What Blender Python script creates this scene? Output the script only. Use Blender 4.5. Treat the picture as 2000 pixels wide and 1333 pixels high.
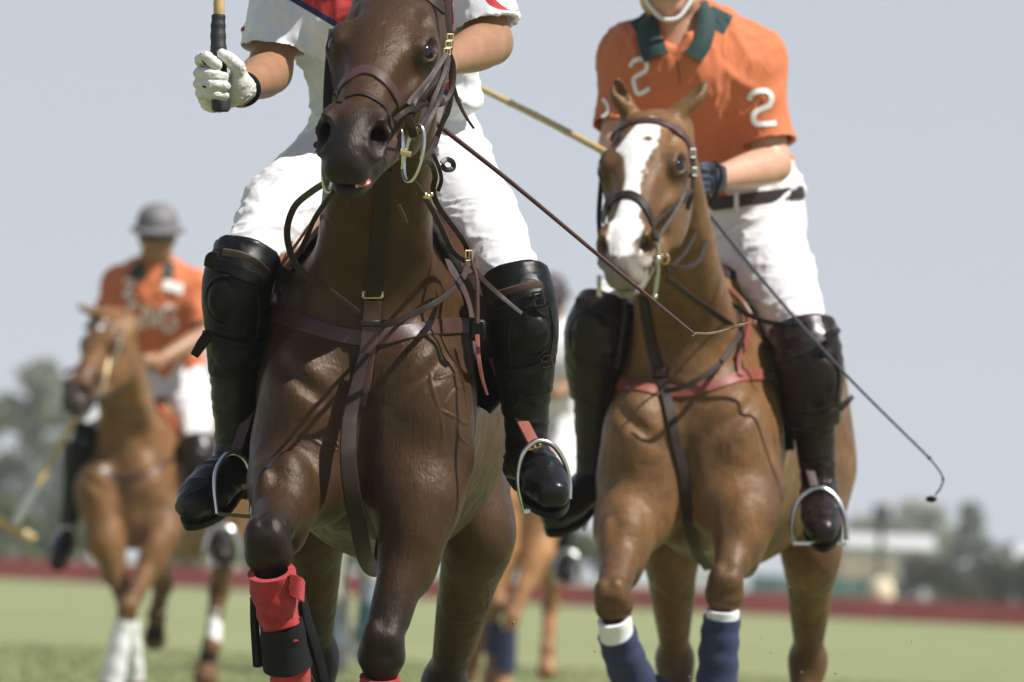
import bpy, math, random
import numpy as np
from mathutils import Matrix, Vector

for o in list(bpy.data.objects):
    bpy.data.objects.remove(o)
SC = bpy.context.scene
COL = SC.collection
rng = np.random.default_rng(7)
random.seed(7)

# ------------------------------------------------------------------ camera
LENS, SENSOR = 300.0, 36.0
FPX = 2000 * LENS / SENSOR
CAM = np.array([0.0, 0.0, 0.65])
PITCH, ROLL = math.radians(1.583), math.radians(2.6)
FWD = np.array([0, math.cos(PITCH), math.sin(PITCH)])
_r0 = np.array([1.0, 0, 0]); _u0 = np.array([0, -math.sin(PITCH), math.cos(PITCH)])
RGT = _r0 * math.cos(ROLL) + _u0 * math.sin(ROLL)
UPV = -_r0 * math.sin(ROLL) + _u0 * math.cos(ROLL)
BASIS = np.stack([RGT, FWD, UPV])            # rows: local x (right), y (away), z (up)
cam_data = bpy.data.cameras.new('camera')
cam = bpy.data.objects.new('camera', cam_data); COL.objects.link(cam)
cam_data.lens = LENS; cam_data.sensor_width = SENSOR
cam_data.clip_start = 0.1; cam_data.clip_end = 5000
cam.matrix_world = Matrix(((RGT[0], UPV[0], -FWD[0], CAM[0]), (RGT[1], UPV[1], -FWD[1], CAM[1]),
                           (RGT[2], UPV[2], -FWD[2], CAM[2]), (0, 0, 0, 1)))
cam_data.dof.use_dof = True
cam_data.dof.focus_distance = 16.95
cam_data.dof.aperture_fstop = 7.8
SC.camera = cam

# ------------------------------------------------------------------ sky, sun, exposure
SUN_DIR = Vector((0.53, -0.24, 0.81)).normalized()      # towards the sun
sun_el = math.asin(SUN_DIR.z); sun_az = math.atan2(SUN_DIR.x, SUN_DIR.y)
world = bpy.data.worlds.new('World'); SC.world = world; world.use_nodes = True
wn = world.node_tree.nodes; wl = world.node_tree.links
bg = wn['Background']
sky = wn.new('ShaderNodeTexSky'); sky.sky_type = 'NISHITA'; sky.sun_disc = False
sky.sun_elevation = sun_el; sky.sun_rotation = sun_az
sky.altitude = 0; sky.air_density = 0.7; sky.dust_density = 0.1; sky.ozone_density = 4.0
veil = wn.new('ShaderNodeMix'); veil.data_type = 'RGBA'; tcw = wn.new('ShaderNodeTexCoord'); sxw = wn.new('ShaderNodeSeparateXYZ'); mrw = wn.new('ShaderNodeMapRange'); mrw.interpolation_type = 'SMOOTHSTEP'      # summer haze: thick towards the horizon, thin overhead
mrw.inputs[1].default_value = 0.0; mrw.inputs[2].default_value = 0.75; mrw.inputs[3].default_value = 0.93; mrw.inputs[4].default_value = 0.22
wl.new(tcw.outputs['Generated'], sxw.inputs[0]); wl.new(sxw.outputs[2], mrw.inputs[0]); wl.new(mrw.outputs[0], veil.inputs[0])
veil.inputs[7].default_value = (6.0, 6.32, 7.05, 1)
wl.new(sky.outputs[0], veil.inputs[6]); wl.new(veil.outputs[2], bg.inputs[0]); bg.inputs[1].default_value = 0.0715
sun_data = bpy.data.lights.new('sun', 'SUN'); sun_data.energy = 5.0; sun_data.angle = math.radians(0.53)
sun_data.color = (1.0, 0.965, 0.905)
sun = bpy.data.objects.new('sun', sun_data); COL.objects.link(sun)
sun.rotation_euler = (-SUN_DIR).to_track_quat('-Z', 'Y').to_euler()
sun.location = (8, 0, 20)
SC.view_settings.view_transform = 'Standard'; SC.view_settings.look = 'None'
SC.view_settings.exposure = 0.45; SC.view_settings.gamma = 1.0
SC.view_settings.use_curve_mapping = False
SC.cycles.use_denoising = True
SC.cycles.max_bounces = 6
SC.cycles.volume_bounces = 1

# ------------------------------------------------------------------ frames
def to_world(P):
    return np.asarray(P, float) @ BASIS + CAM
class Plane:
    """local frame: pixel of the 2000 x 1333 picture + distance -> metres (x right, y away, z up)"""
    def __init__(s, d0): s.d0 = d0; s.s = FPX / d0
    def __call__(s, px, py, dy=0.0):
        d = s.d0 + dy
        return np.array([(px - 1000) / FPX * d, d, (666.5 - py) / FPX * d])
def nrm(v):
    v = np.asarray(v, float); return v / (np.linalg.norm(v) + 1e-12)
def frame(u, v):
    u = nrm(u); v = np.asarray(v, float); v = nrm(v - u * (u @ v)); w = np.cross(u, v)
    return u, v, w
def spline(P, n):
    """Catmull-Rom through the rows of P (any width), n samples per span"""
    P = np.asarray(P, float)
    if len(P) == 2:
        t = np.linspace(0, 1, n + 1)[:, None]; return P[0] * (1 - t) + P[1] * t
    Q = np.vstack([2 * P[0] - P[1], P, 2 * P[-1] - P[-2]]); out = []
    for i in range(1, len(Q) - 2):
        a, b, c, d = Q[i - 1], Q[i], Q[i + 1], Q[i + 2]
        for k in range(n):
            t = k / n
            out.append(0.5 * (2 * b + (c - a) * t + (2 * a - 5 * b + 4 * c - d) * t * t + (3 * b - a - 3 * c + d) * t ** 3))
    out.append(P[-1]); return np.array(out)

# ------------------------------------------------------------------ noise
_TB = rng.random((64, 64, 64)).astype(np.float32)
def vnoise(P):
    P = np.asarray(P, np.float32); i = np.floor(P).astype(np.int64); f = P - i; f = f * f * (3 - 2 * f); i &= 63
    j = (i + 1) & 63; r = 0
    for a in (0, 1):
        for b in (0, 1):
            for c in (0, 1):
                X = (j if a else i)[:, 0]; Y = (j if b else i)[:, 1]; Z = (j if c else i)[:, 2]
                w = (f[:, 0] if a else 1 - f[:, 0]) * (f[:, 1] if b else 1 - f[:, 1]) * (f[:, 2] if c else 1 - f[:, 2])
                r = r + w * _TB[X, Y, Z]
    return r * 2 - 1
def fbm(P, o=3):
    r = 0; a = 1
    for k in range(o):
        r = r + a * vnoise(P * 2 ** k + 11.3 * k); a *= 0.5
    return r

# ------------------------------------------------------------------ implicit volumes
class Vol:
    def __init__(s, lo, hi, h):
        s.lo = np.asarray(lo, float); s.h = h
        s.n = np.maximum(np.ceil((np.asarray(hi, float) - s.lo) / h).astype(int) + 1, 4)
        s.f = np.full(s.n, 0.2, np.float32)
    def blk(s, lo, hi):
        a = np.clip(np.floor((lo - s.lo) / s.h).astype(int), 0, s.n); b = np.clip(np.ceil((hi - s.lo) / s.h).astype(int) + 1, 0, s.n)
        if np.any(b <= a): return None
        sl = tuple(slice(a[i], b[i]) for i in range(3))
        g = [(s.lo[i] + s.h * np.arange(a[i], b[i])).astype(np.float32) for i in range(3)]
        return sl, g[0][:, None, None], g[1][None, :, None], g[2][None, None, :]
    def put(s, sl, d, k, sub):
        c = s.f[sl]
        if sub:
            x, y = -c, d
        else:
            x, y = c, d
        if k > 0:
            m = np.maximum(k - np.abs(x - y), 0); r = np.minimum(x, y) - m * m / (4 * k)
        else: r = np.minimum(x, y)
        s.f[sl] = -r if sub else r
    def cone(s, a, b, ra, rb, k=0.02, e=None, fac=1.0, sub=False, mg=0.0):
        a = np.asarray(a, float); b = np.asarray(b, float); R = max(ra, rb) * max(1, fac) + 1.5 * k + mg + 4 * s.h
        B = s.blk(np.minimum(a, b) - R, np.maximum(a, b) + R)
        if B is None: return
        sl, X, Y, Z = B; d = b - a; L2 = max(d @ d, 1e-9)
        X = X - np.float32(a[0]); Y = Y - np.float32(a[1]); Z = Z - np.float32(a[2])
        d = d.astype(np.float32)
        t = np.clip((X * d[0] + Y * d[1] + Z * d[2]) / np.float32(L2), 0, 1)
        qx = X - t * d[0]; qy = Y - t * d[1]; qz = Z - t * d[2]
        q2 = qx * qx + qy * qy + qz * qz
        if e is not None:
            e = nrm(e).astype(np.float32); c = qx * e[0] + qy * e[1] + qz * e[2]
            q2 = q2 + c * c * np.float32(1 / fac ** 2 - 1)
        r = np.sqrt(np.maximum(q2, 1e-12)) - (np.float32(ra) + t * np.float32(rb - ra))
        if e is not None: r = r * np.float32(min(1, fac))
        s.put(sl, r, k, sub)
    def chain(s, pts, k=0.02, e=None, fac=1.0, n=5, sub=False):
        """pts rows: x y z r ; the links are merged first, then joined to the rest with radius k"""
        Q = spline(np.asarray(pts, float), n); R = Q[:, 3].max() * max(1, fac) + 1.5 * k + 4 * s.h
        a = np.clip(np.floor((Q[:, :3].min(0) - R - s.lo) / s.h).astype(int), 0, s.n); b = np.clip(np.ceil((Q[:, :3].max(0) + R - s.lo) / s.h).astype(int) + 1, 0, s.n)
        if np.any(b - a < 2): return
        t = Vol.__new__(Vol); t.lo = s.lo + a * s.h; t.h = s.h; t.n = b - a; t.f = np.full(t.n, 0.2, np.float32)
        for i in range(len(Q) - 1):
            t.cone(Q[i, :3], Q[i + 1, :3], Q[i, 3], Q[i + 1, 3], 0.0, e, fac, mg=1.6 * k / min(1, fac))
        s.put(tuple(slice(a[i], b[i]) for i in range(3)), t.f, k, sub)
    def ell(s, c, r, k=0.02, ax=None, sub=False):
        c = np.asarray(c, float); r = np.asarray(r, float)
        ax = np.eye(3) if ax is None else np.asarray(ax, float)
        ext = np.sqrt(((ax * r[:, None]) ** 2).sum(0)) + 1.5 * k + 4 * s.h
        B = s.blk(c - ext, c + ext)
        if B is None: return
        sl, X, Y, Z = B; X = X - np.float32(c[0]); Y = Y - np.float32(c[1]); Z = Z - np.float32(c[2]); A = ax.astype(np.float32)
        k0 = 0; k1 = 0
        for i in range(3):
            q = (X * A[i, 0] + Y * A[i, 1] + Z * A[i, 2]) / np.float32(r[i])
            k0 = k0 + q * q; k1 = k1 + (q / np.float32(r[i])) ** 2
        k0 = np.sqrt(k0); s.put(sl, (k0 * (k0 - 1) / np.sqrt(np.maximum(k1, 1e-9))).astype(np.float32), k, sub)
    def cut(s, p, n, k=0.0):
        """keep the half space behind the plane (normal n points to what is removed)"""
        n = nrm(n); X, Y, Z = [(s.lo[i] + s.h * np.arange(s.n[i])).astype(np.float32) for i in range(3)]
        d = (X[:, None, None] - p[0]) * n[0] + (Y[None, :, None] - p[1]) * n[1] + (Z[None, None, :] - p[2]) * n[2]
        d = d.astype(np.float32)
        if k > 0:
            m = np.maximum(k - np.abs(s.f - d), 0); s.f = np.maximum(s.f, d) + m * m / (4 * k)
        else: s.f = np.maximum(s.f, d)
    def sample(s, P):
        q = (np.asarray(P) - s.lo) / s.h; q = np.clip(q, 0, s.n - 1.001); i = q.astype(int); f = q - i; r = 0
        for a in (0, 1):
            for b in (0, 1):
                for c in (0, 1):
                    w = (f[..., 0] if a else 1 - f[..., 0]) * (f[..., 1] if b else 1 - f[..., 1]) * (f[..., 2] if c else 1 - f[..., 2])
                    r = r + w * s.f[i[..., 0] + a, i[..., 1] + b, i[..., 2] + c]
        return r
    def grad(s, P, e=None):
        e = e or s.h; P = np.asarray(P); G = np.empty(P.shape)
        for i in range(3):
            d = np.zeros(3); d[i] = e; G[..., i] = (s.sample(P + d) - s.sample(P - d)) / (2 * e)
        return G
    def mesh(s, it=2):
        f = s.f; ins = f < 0
        n = s.n - 1
        cnt = np.zeros(n, np.int8)
        for a in (0, 1):
            for b in (0, 1):
                for c in (0, 1):
                    cnt += ins[a:a + n[0], b:b + n[1], c:c + n[2]]
        I = np.argwhere((cnt > 0) & (cnt < 8)); del cnt
        idx = np.full(n, -1, np.int32); idx[I[:, 0], I[:, 1], I[:, 2]] = np.arange(len(I))
        val = {}
        for a in (0, 1):
            for b in (0, 1):
                for c in (0, 1): val[a, b, c] = f[I[:, 0] + a, I[:, 1] + b, I[:, 2] + c]
        acc = np.zeros((len(I), 3)); m = np.zeros(len(I))
        for ax in range(3):
            for p in (0, 1):
                for q in (0, 1):
                    lo = [0, 0, 0]; o = [i for i in range(3) if i != ax]; lo[o[0]] = p; lo[o[1]] = q; hi = list(lo); hi[ax] = 1
                    v0 = val[tuple(lo)]; v1 = val[tuple(hi)]; cr = (v0 < 0) != (v1 < 0)
                    t = np.where(cr, v0 / np.where(cr, v0 - v1, 1), 0)
                    pt = np.tile(np.array(lo, float), (len(I), 1)); pt[:, ax] = t
                    acc += pt * cr[:, None]; m += cr
        V = s.lo + s.h * (I + acc / m[:, None])
        F = []
        for ax in range(3):
            o = [i for i in range(3) if i != ax]
            a = [slice(None)] * 3; b = [slice(None)] * 3; a[ax] = slice(0, -1); b[ax] = slice(1, None)
            ch = ins[tuple(a)] != ins[tuple(b)]
            E = np.argwhere(ch); E = E[(E[:, o[0]] > 0) & (E[:, o[1]] > 0) & (E[:, o[0]] < s.n[o[0]] - 1) & (E[:, o[1]] < s.n[o[1]] - 1)]
            flip = ins[E[:, 0], E[:, 1], E[:, 2]]
            def cell(p, q):
                C = E.copy(); C[:, o[0]] -= p; C[:, o[1]] -= q; return idx[C[:, 0], C[:, 1], C[:, 2]]
            quad = np.stack([cell(1, 1), cell(0, 1), cell(0, 0), cell(1, 0)], 1)
            if ax == 1: flip = ~flip
            quad[~flip] = quad[~flip][:, ::-1]; F.append(quad)
        F = np.concatenate(F); F = F[(F >= 0).all(1)]
        for _ in range(it):
            g = s.grad(V); d = s.sample(V); st = (d / np.maximum((g * g).sum(1), 0.2))[:, None] * g
            L = np.linalg.norm(st, axis=1, keepdims=True); V = V - st * np.minimum(1, 0.7 * s.h / np.maximum(L, 1e-9))
        return V, F
    def hit(s, pl, px, py, y0, y1, default=None):
        """first point of the surface seen through pixel (px, py) between dy y0 and y1"""
        N = int((y1 - y0) / (s.h * 0.5)); dd = np.linspace(y0, y1, N)
        d = pl.d0 + dd; P = np.stack([(px - 1000) / FPX * d, d, (666.5 - py) / FPX * d], 1)
        v = s.sample(P); k = np.argmax(v < 0)
        if v[k] >= 0: return default if default is None else pl(px, py, default)
        if k > 0:
            t = v[k - 1] / (v[k - 1] - v[k]); return P[k - 1] * (1 - t) + P[k] * t
        return P[0]

from mathutils.bvhtree import BVHTree
class Surf:
    """finished mesh (local frame) that straps and prints can be laid on"""
    def __init__(s, V_, F): s.b = BVHTree.FromPolygons(V_.tolist(), F.tolist() if isinstance(F, np.ndarray) else F)
    def hit(s, pl, px, py, y0, y1, default=None):
        a = pl(px, py, y0); d = nrm(pl(px, py, y1) - a); r = s.b.ray_cast(Vector(a), Vector(d), float(np.linalg.norm(pl(px, py, y1) - a)))
        if r[0] is None: return None if default is None else pl(px, py, default)
        return np.array(r[0])
    def grad(s, P, e=None):
        G = []
        for p in np.asarray(P):
            r = s.b.find_nearest(Vector(p)); n = np.array(r[1]); G.append(-n if n[1] > 0.3 else n)
        return np.array(G)
# ------------------------------------------------------------------ object builders
def tag(o, label=None, cat=None, group=None, kind=None):
    if label: o['label'] = label
    if cat: o['category'] = cat
    if group: o['group'] = group
    if kind: o['kind'] = kind
    return o
def thing(name, loc_local, label, cat, group=None):
    o = bpy.data.objects.new(name, None); COL.objects.link(o); o.empty_display_size = 0.1
    o.location = Vector(to_world(loc_local)); tag(o, label, cat, group); return o
def origin_of(o):
    v = np.zeros(3)
    while o is not None: v += np.array(o.location); o = o.parent
    return v
def quick_mesh(name, V, F, smooth=True):
    me = bpy.data.meshes.new(name)
    if isinstance(F, np.ndarray):
        nf, k = F.shape
        me.vertices.add(len(V)); me.vertices.foreach_set('co', np.ascontiguousarray(V, np.float32).ravel())
        me.loops.add(nf * k); me.loops.foreach_set('vertex_index', np.ascontiguousarray(F, np.int32).ravel())
        me.polygons.add(nf); me.polygons.foreach_set('loop_start', np.arange(0, nf * k, k, dtype=np.int32))
        me.update(calc_edges=True)
    else:
        me.from_pydata([tuple(v) for v in V], [], F)
    if smooth: me.polygons.foreach_set('use_smooth', np.ones(len(me.polygons), bool))
    me.update(); return me
def build(name, V, F, mat, parent=None, smooth=True, local=True, attrs=None, loc=None):
    W = to_world(V) if local else np.asarray(V, float)
    org = origin_of(parent) if parent is not None else (np.asarray(loc, float) if loc is not None else np.zeros(3))
    me = quick_mesh(name, W - org, F, smooth)
    me.materials.append(M[mat] if isinstance(mat, str) else mat)
    if attrs:
        for k, a in attrs.items():
            if a.ndim == 2:
                at = me.attributes.new(k, 'FLOAT_COLOR', 'POINT'); c = np.ones((len(a), 4), np.float32); c[:, :3] = a
                at.data.foreach_set('color', c.ravel())
            else:
                at = me.attributes.new(k, 'FLOAT', 'POINT'); at.data.foreach_set('value', a.astype(np.float32))
    o = bpy.data.objects.new(name, me); COL.objects.link(o)
    if parent is not None: o.parent = parent
    else: o.location = Vector(org)
    return o
class MB:
    """collects plain shapes (local frame) into one mesh"""
    def __init__(s): s.V = []; s.F = []; s.n = 0
    def add(s, V, F):
        V = np.asarray(V, float); s.V.append(V); s.F += [tuple(int(i) + s.n for i in f) for f in F]; s.n += len(V); return s
    def tube(s, P, r, n=10, caps=True, fac=None):
        P = np.asarray(P, float); r = np.broadcast_to(np.asarray(r, float), (len(P),)); T = np.gradient(P, axis=0)
        T /= np.linalg.norm(T, axis=1, keepdims=True) + 1e-12
        up = np.array([0, 0, 1.0]) if abs(T[0][2]) < 0.9 else np.array([1.0, 0, 0]); V = []
        b = nrm(np.cross(T[0], up))
        for i in range(len(P)):
            b = nrm(b - T[i] * (b @ T[i])); c = np.cross(T[i], b)
            for k in range(n):
                a = 2 * math.pi * k / n; V.append(P[i] + r[i] * (b * math.cos(a) + c * math.sin(a)))
        F = [(i * n + k, i * n + (k + 1) % n, (i + 1) * n + (k + 1) % n, (i + 1) * n + k) for i in range(len(P) - 1) for k in range(n)]
        if caps: F += [tuple(range(n - 1, -1, -1)), tuple((len(P) - 1) * n + k for k in range(n))]
        return s.add(V, F)
    def ribbon(s, P, N, w, t, lift=0.0, flare=0):
        """strap: flat band along P, N surface normals, w widths, t thickness; rounded edges"""
        P = np.asarray(P, float); N = np.asarray(N, float); w = np.broadcast_to(np.asarray(w, float), (len(P),))
        T = np.gradient(P, axis=0); T /= np.linalg.norm(T, axis=1, keepdims=True) + 1e-12; V = []
        prof = [(-0.5, 0.0), (-0.5, 0.55), (-0.44, 0.95), (-0.3, 1.0), (0.3, 1.0), (0.44, 0.95), (0.5, 0.55), (0.5, 0.0)]
        m = len(prof)
        for i in range(len(P)):
            n = nrm(N[i] - T[i] * (N[i] @ T[i])); b = np.cross(T[i], n)
            for (u, v) in prof: V.append(P[i] + b * (u * w[i]) + n * (lift + v * t))
        F = [(i * m + k, i * m + (k + 1) % m, (i + 1) * m + (k + 1) % m, (i + 1) * m + k) for i in range(len(P) - 1) for k in range(m)]
        F = [f[::-1] for f in F]
        F += [tuple(range(m)), tuple((len(P) - 1) * m + k for k in range(m - 1, -1, -1))]
        return s.add(V, F)
    def box(s, c, ax, r, bev=0.15):
        """bevelled block, ax rows = axes, r = half sizes"""
        ax = np.asarray(ax, float); r = np.asarray(r, float); bv = bev * r.min(); V = []; 
        for sx in (-1, 1):
            for sy in (-1, 1):
                for sz in (-1, 1):
                    g = np.array([sx, sy, sz])
                    for k in range(3):
                        q = g * (r - bv); q[k] = g[k] * r[k]; V.append(np.asarray(c) + q @ ax)
        def vi(sx, sy, sz, k): return ((sx > 0) * 4 + (sy > 0) * 2 + (sz > 0)) * 3 + k
        F = []
        for k in range(3):
            o = [i for i in range(3) if i != k]
            for g in (-1, 1):
                q = []
                for (p, t) in ((-1, -1), (1, -1), (1, 1), (-1, 1)):
                    v = [0, 0, 0]; v[k] = g; v[o[0]] = p; v[o[1]] = t; q.append(vi(*v, k))
                F.append(tuple(q) if (g > 0) != (k == 1) else tuple(q[::-1]))
        for k in range(3):
            o = [i for i in range(3) if i != k]
            for p in (-1, 1):
                for t in (-1, 1):
                    a = [0, 0, 0]; a[k] = -1; a[o[0]] = p; a[o[1]] = t; b = list(a); b[k] = 1
                    F.append((vi(*a, o[0]), vi(*b, o[0]), vi(*b, o[1]), vi(*a, o[1])))
        for sx in (-1, 1):
            for sy in (-1, 1):
                for sz in (-1, 1): F.append(tuple(vi(sx, sy, sz, k) for k in range(3)))
        return s.add(V, F)
    def ball(s, c, r, ax=None, n=10, m=16):
        c = np.asarray(c, float); r = np.broadcast_to(np.asarray(r, float), (3,)); ax = np.eye(3) if ax is None else np.asarray(ax)
        V = []; 
        for i in range(n + 1):
            th = math.pi * i / n
            for k in range(m):
                ph = 2 * math.pi * k / m
                V.append(c + (np.array([math.sin(th) * math.cos(ph), math.sin(th) * math.sin(ph), math.cos(th)]) * r) @ ax)
        F = [(i * m + k, (i + 1) * m + k, (i + 1) * m + (k + 1) % m, i * m + (k + 1) % m) for i in range(n) for k in range(m)]
        return s.add(V, F)
    def ring(s, c, ax, R, r, a0=0, a1=2 * math.pi, n=28, m=8, sy=1.0):
        t = np.linspace(a0, a1, n); ax = np.asarray(ax)
        P = np.asarray(c) + R * (np.cos(t)[:, None] * ax[0] + sy * np.sin(t)[:, None] * ax[1])
        return s.tube(P, r, m)
    def done(s, name, mat, parent=None, smooth=True, local=True, loc=None):
        o = build(name, np.concatenate(s.V), s.F, mat, parent, smooth, local, loc=loc)
        import bmesh
        b = bmesh.new(); b.from_mesh(o.data); bmesh.ops.recalc_face_normals(b, faces=b.faces); b.to_mesh(o.data); b.free()
        if smooth: o.data.set_sharp_from_angle(angle=math.radians(38))
        return o

# ------------------------------------------------------------------ materials
M = {}
def nodes(name):
    m = bpy.data.materials.new(name); m.use_nodes = True; nt = m.node_tree; b = nt.nodes['Principled BSDF']; M[name] = m
    return m, nt, b
def N(nt, t, **kw):
    n = nt.nodes.new(t)
    for k, v in kw.items():
        if k.startswith('i_'): n.inputs[int(k[2:]) if k[2:].isdigit() else k[2:].replace('_', ' ')].default_value = v
        else: setattr(n, k, v)
    return n
def noise(nt, scale, detail=4, rough=0.6, stretch=None):
    tc = N(nt, 'ShaderNodeTexCoord'); n = N(nt, 'ShaderNodeTexNoise'); n.inputs['Scale'].default_value = scale
    n.inputs['Detail'].default_value = detail; n.inputs['Roughness'].default_value = rough
    if stretch:
        mp = N(nt, 'ShaderNodeMapping'); mp.inputs['Scale'].default_value = stretch
        nt.links.new(tc.outputs['Object'], mp.inputs[0]); nt.links.new(mp.outputs[0], n.inputs['Vector'])
    else: nt.links.new(tc.outputs['Object'], n.inputs['Vector'])
    return n
def bump(nt, b, src, strength, dist, prev=None):
    bp = N(nt, 'ShaderNodeBump'); bp.inputs['Strength'].default_value = strength; bp.inputs['Distance'].default_value = dist
    nt.links.new(src, bp.inputs['Height'])
    if prev is not None: nt.links.new(prev.outputs[0], bp.inputs['Normal'])
    nt.links.new(bp.outputs[0], b.inputs['Normal']); return bp
def mixc(nt, fac, a, b, blend='MIX'):
    m = N(nt, 'ShaderNodeMix', data_type='RGBA', blend_type=blend)
    for s_, v in ((m.inputs[0], fac), (m.inputs[6], a), (m.inputs[7], b)):
        if isinstance(v, (int, float)): s_.default_value = v
        elif isinstance(v, tuple): s_.default_value = (*v, 1)
        else: nt.links.new(v, s_)
    return m.outputs[2]
def ramp(nt, src, a, b):
    r = N(nt, 'ShaderNodeMapRange'); r.inputs[1].default_value = a; r.inputs[2].default_value = b; nt.links.new(src, r.inputs[0]); return r.outputs[0]
def simple(name, col, rough=0.6, metal=0.0, spec=0.5, nscale=60, var=0.25, bs=0.2, bd=0.002, coat=0.0, sheen=0.0, stretch=None, rvar=0.15):
    m, nt, b = nodes(name); n = noise(nt, nscale, 5, stretch=stretch); n2 = noise(nt, nscale * 0.13, 3)
    dark = tuple(c * (1 - var) for c in col); lite = tuple(min(1, c * (1 + var * 0.6)) for c in col)
    c1 = mixc(nt, ramp(nt, n2.outputs[0], 0.3, 0.7), dark, lite)
    c2 = mixc(nt, ramp(nt, n.outputs[0], 0.35, 0.75), c1, mixc(nt, 0.5, c1, dark))
    nt.links.new(c2, b.inputs['Base Color'])
    rr = N(nt, 'ShaderNodeMapRange'); rr.inputs[3].default_value = max(0.02, rough - rvar); rr.inputs[4].default_value = min(1, rough + rvar)
    nt.links.new(n.outputs[0], rr.inputs[0]); nt.links.new(rr.outputs[0], b.inputs['Roughness'])
    b.inputs['Metallic'].default_value = metal; b.inputs['Specular IOR Level'].default_value = spec
    b.inputs['Coat Weight'].default_value = coat; b.inputs['Coat Roughness'].default_value = 0.25
    if sheen: b.inputs['Sheen Weight'].default_value = sheen; b.inputs['Sheen Roughness'].default_value = 0.4
    if bs: bump(nt, b, n.outputs[0], bs, bd)
    return m
def dusty(name, amt=0.35, col=(0.16, 0.13, 0.095)):
    m = M[name]; nt = m.node_tree; b = nt.nodes['Principled BSDF']; l = b.inputs['Base Color'].links[0]; src = l.from_socket
    n = noise(nt, 22, 6, 0.75); n2 = noise(nt, 3.5, 2); f = N(nt, 'ShaderNodeMath', operation='MULTIPLY'); nt.links.new(ramp(nt, n.outputs[0], 0.50, 0.78), f.inputs[0]); nt.links.new(ramp(nt, n2.outputs[0], 0.35, 0.7), f.inputs[1])
    g = N(nt, 'ShaderNodeMath', operation='MULTIPLY'); nt.links.new(f.outputs[0], g.inputs[0]); g.inputs[1].default_value = amt
    nt.links.new(mixc(nt, g.outputs[0], src, col), b.inputs['Base Color'])
def coat_mat(name, rough=0.42):
    m, nt, b = nodes(name); a = N(nt, 'ShaderNodeAttribute', attribute_name='coat')
    n = noise(nt, 6, 5, 0.62); h = noise(nt, 170, 4, 0.7, (1, 1, 0.12)); v = noise(nt, 17, 3, 0.5); d = noise(nt, 42, 4, 0.6, (1, 1, 0.5))
    sp = N(nt, 'ShaderNodeSeparateColor'); nt.links.new(a.outputs[0], sp.inputs[0]); pale = N(nt, 'ShaderNodeMapRange'); pale.inputs[1].default_value = 0.28; pale.inputs[2].default_value = 0.55; pale.inputs[3].default_value = 1.0; pale.inputs[4].default_value = 0.12
    nt.links.new(sp.outputs[0], pale.inputs[0])      # white markings stay clean
    def gate(x):
        g = N(nt, 'ShaderNodeMath', operation='MULTIPLY'); nt.links.new(x, g.inputs[0]); nt.links.new(pale.outputs[0], g.inputs[1]); return g.outputs[0]
    c = mixc(nt, gate(ramp(nt, n.outputs[0], 0.38, 0.68)), a.outputs[0], mixc(nt, 0.5, a.outputs[0], (0.022, 0.012, 0.007)))
    c = mixc(nt, gate(ramp(nt, d.outputs[0], 0.45, 0.75)), c, mixc(nt, 0.35, c, (0.03, 0.018, 0.012)))
    hs = N(nt, 'ShaderNodeMapRange'); hs.inputs[3].default_value = 0.55; hs.inputs[4].default_value = 1.45; nt.links.new(h.outputs[0], hs.inputs[0])
    cm = N(nt, 'ShaderNodeVectorMath', operation='SCALE'); nt.links.new(c, cm.inputs[0]); nt.links.new(hs.outputs[0], cm.inputs[3])
    nt.links.new(cm.outputs[0], b.inputs['Base Color'])
    rr = N(nt, 'ShaderNodeMapRange'); rr.inputs[1].default_value = 0.3; rr.inputs[2].default_value = 0.7; rr.inputs[3].default_value = rough - 0.16; rr.inputs[4].default_value = rough + 0.20
    nt.links.new(d.outputs[0], rr.inputs[0]); nt.links.new(rr.outputs[0], b.inputs['Roughness'])
    b.inputs['Specular IOR Level'].default_value = 0.17; b.inputs['Specular Tint'].default_value = (1.0, 0.74, 0.50, 1)
    b.inputs['Coat Weight'].default_value = 0.24; cr = N(nt, 'ShaderNodeMapRange'); cr.inputs[1].default_value = 0.3; cr.inputs[2].default_value = 0.7; cr.inputs[3].default_value = 0.27; cr.inputs[4].default_value = 0.50; nt.links.new(n.outputs[0], cr.inputs[0]); nt.links.new(cr.outputs[0], b.inputs['Coat Roughness'])
    p = bump(nt, b, h.outputs[0], 0.55, 0.003); p = bump(nt, b, d.outputs[0], 0.14, 0.006, p); p = bump(nt, b, v.outputs[0], 0.30, 0.018, p); nt.links.new(p.outputs[0], b.inputs['Coat Normal'])
    return m
coat_mat('coat', 0.46)
coat_mat('coat_far', 0.5)
simple('eye', (0.012, 0.008, 0.006), 0.06, spec=0.6, bs=0, var=0.1, rvar=0.03)
simple('hoof', (0.03, 0.026, 0.023), 0.5, nscale=90)
simple('teeth', (0.62, 0.5, 0.38), 0.35, nscale=40, var=0.2)
simple('gum', (0.42, 0.12, 0.10), 0.3, nscale=40, var=0.3)
simple('leather_brown', (0.062, 0.025, 0.020), 0.42, nscale=160, var=0.3, bs=0.25, bd=0.0012)
simple('leather_tan', (0.20, 0.085, 0.04), 0.45, nscale=160, var=0.35, bs=0.25, bd=0.0012)
simple('leather_red', (0.24, 0.062, 0.045), 0.45, nscale=160, var=0.3, bs=0.25, bd=0.0012)
simple('leather_dark', (0.024, 0.0135, 0.0095), 0.55, spec=0.28, nscale=160, var=0.3, bs=0.25, bd=0.0012)
simple('leather_black', (0.0045, 0.0045, 0.005), 0.40, spec=0.2, nscale=120, var=0.35, bs=0.22, bd=0.0012)
simple('boot_black', (0.005, 0.005, 0.007), 0.34, spec=0.3, nscale=70, var=0.4, bs=0.15, bd=0.0015)
simple('boot_brown', (0.016, 0.009, 0.008), 0.33, spec=0.3, nscale=70, var=0.4, bs=0.15, bd=0.0015)
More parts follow.
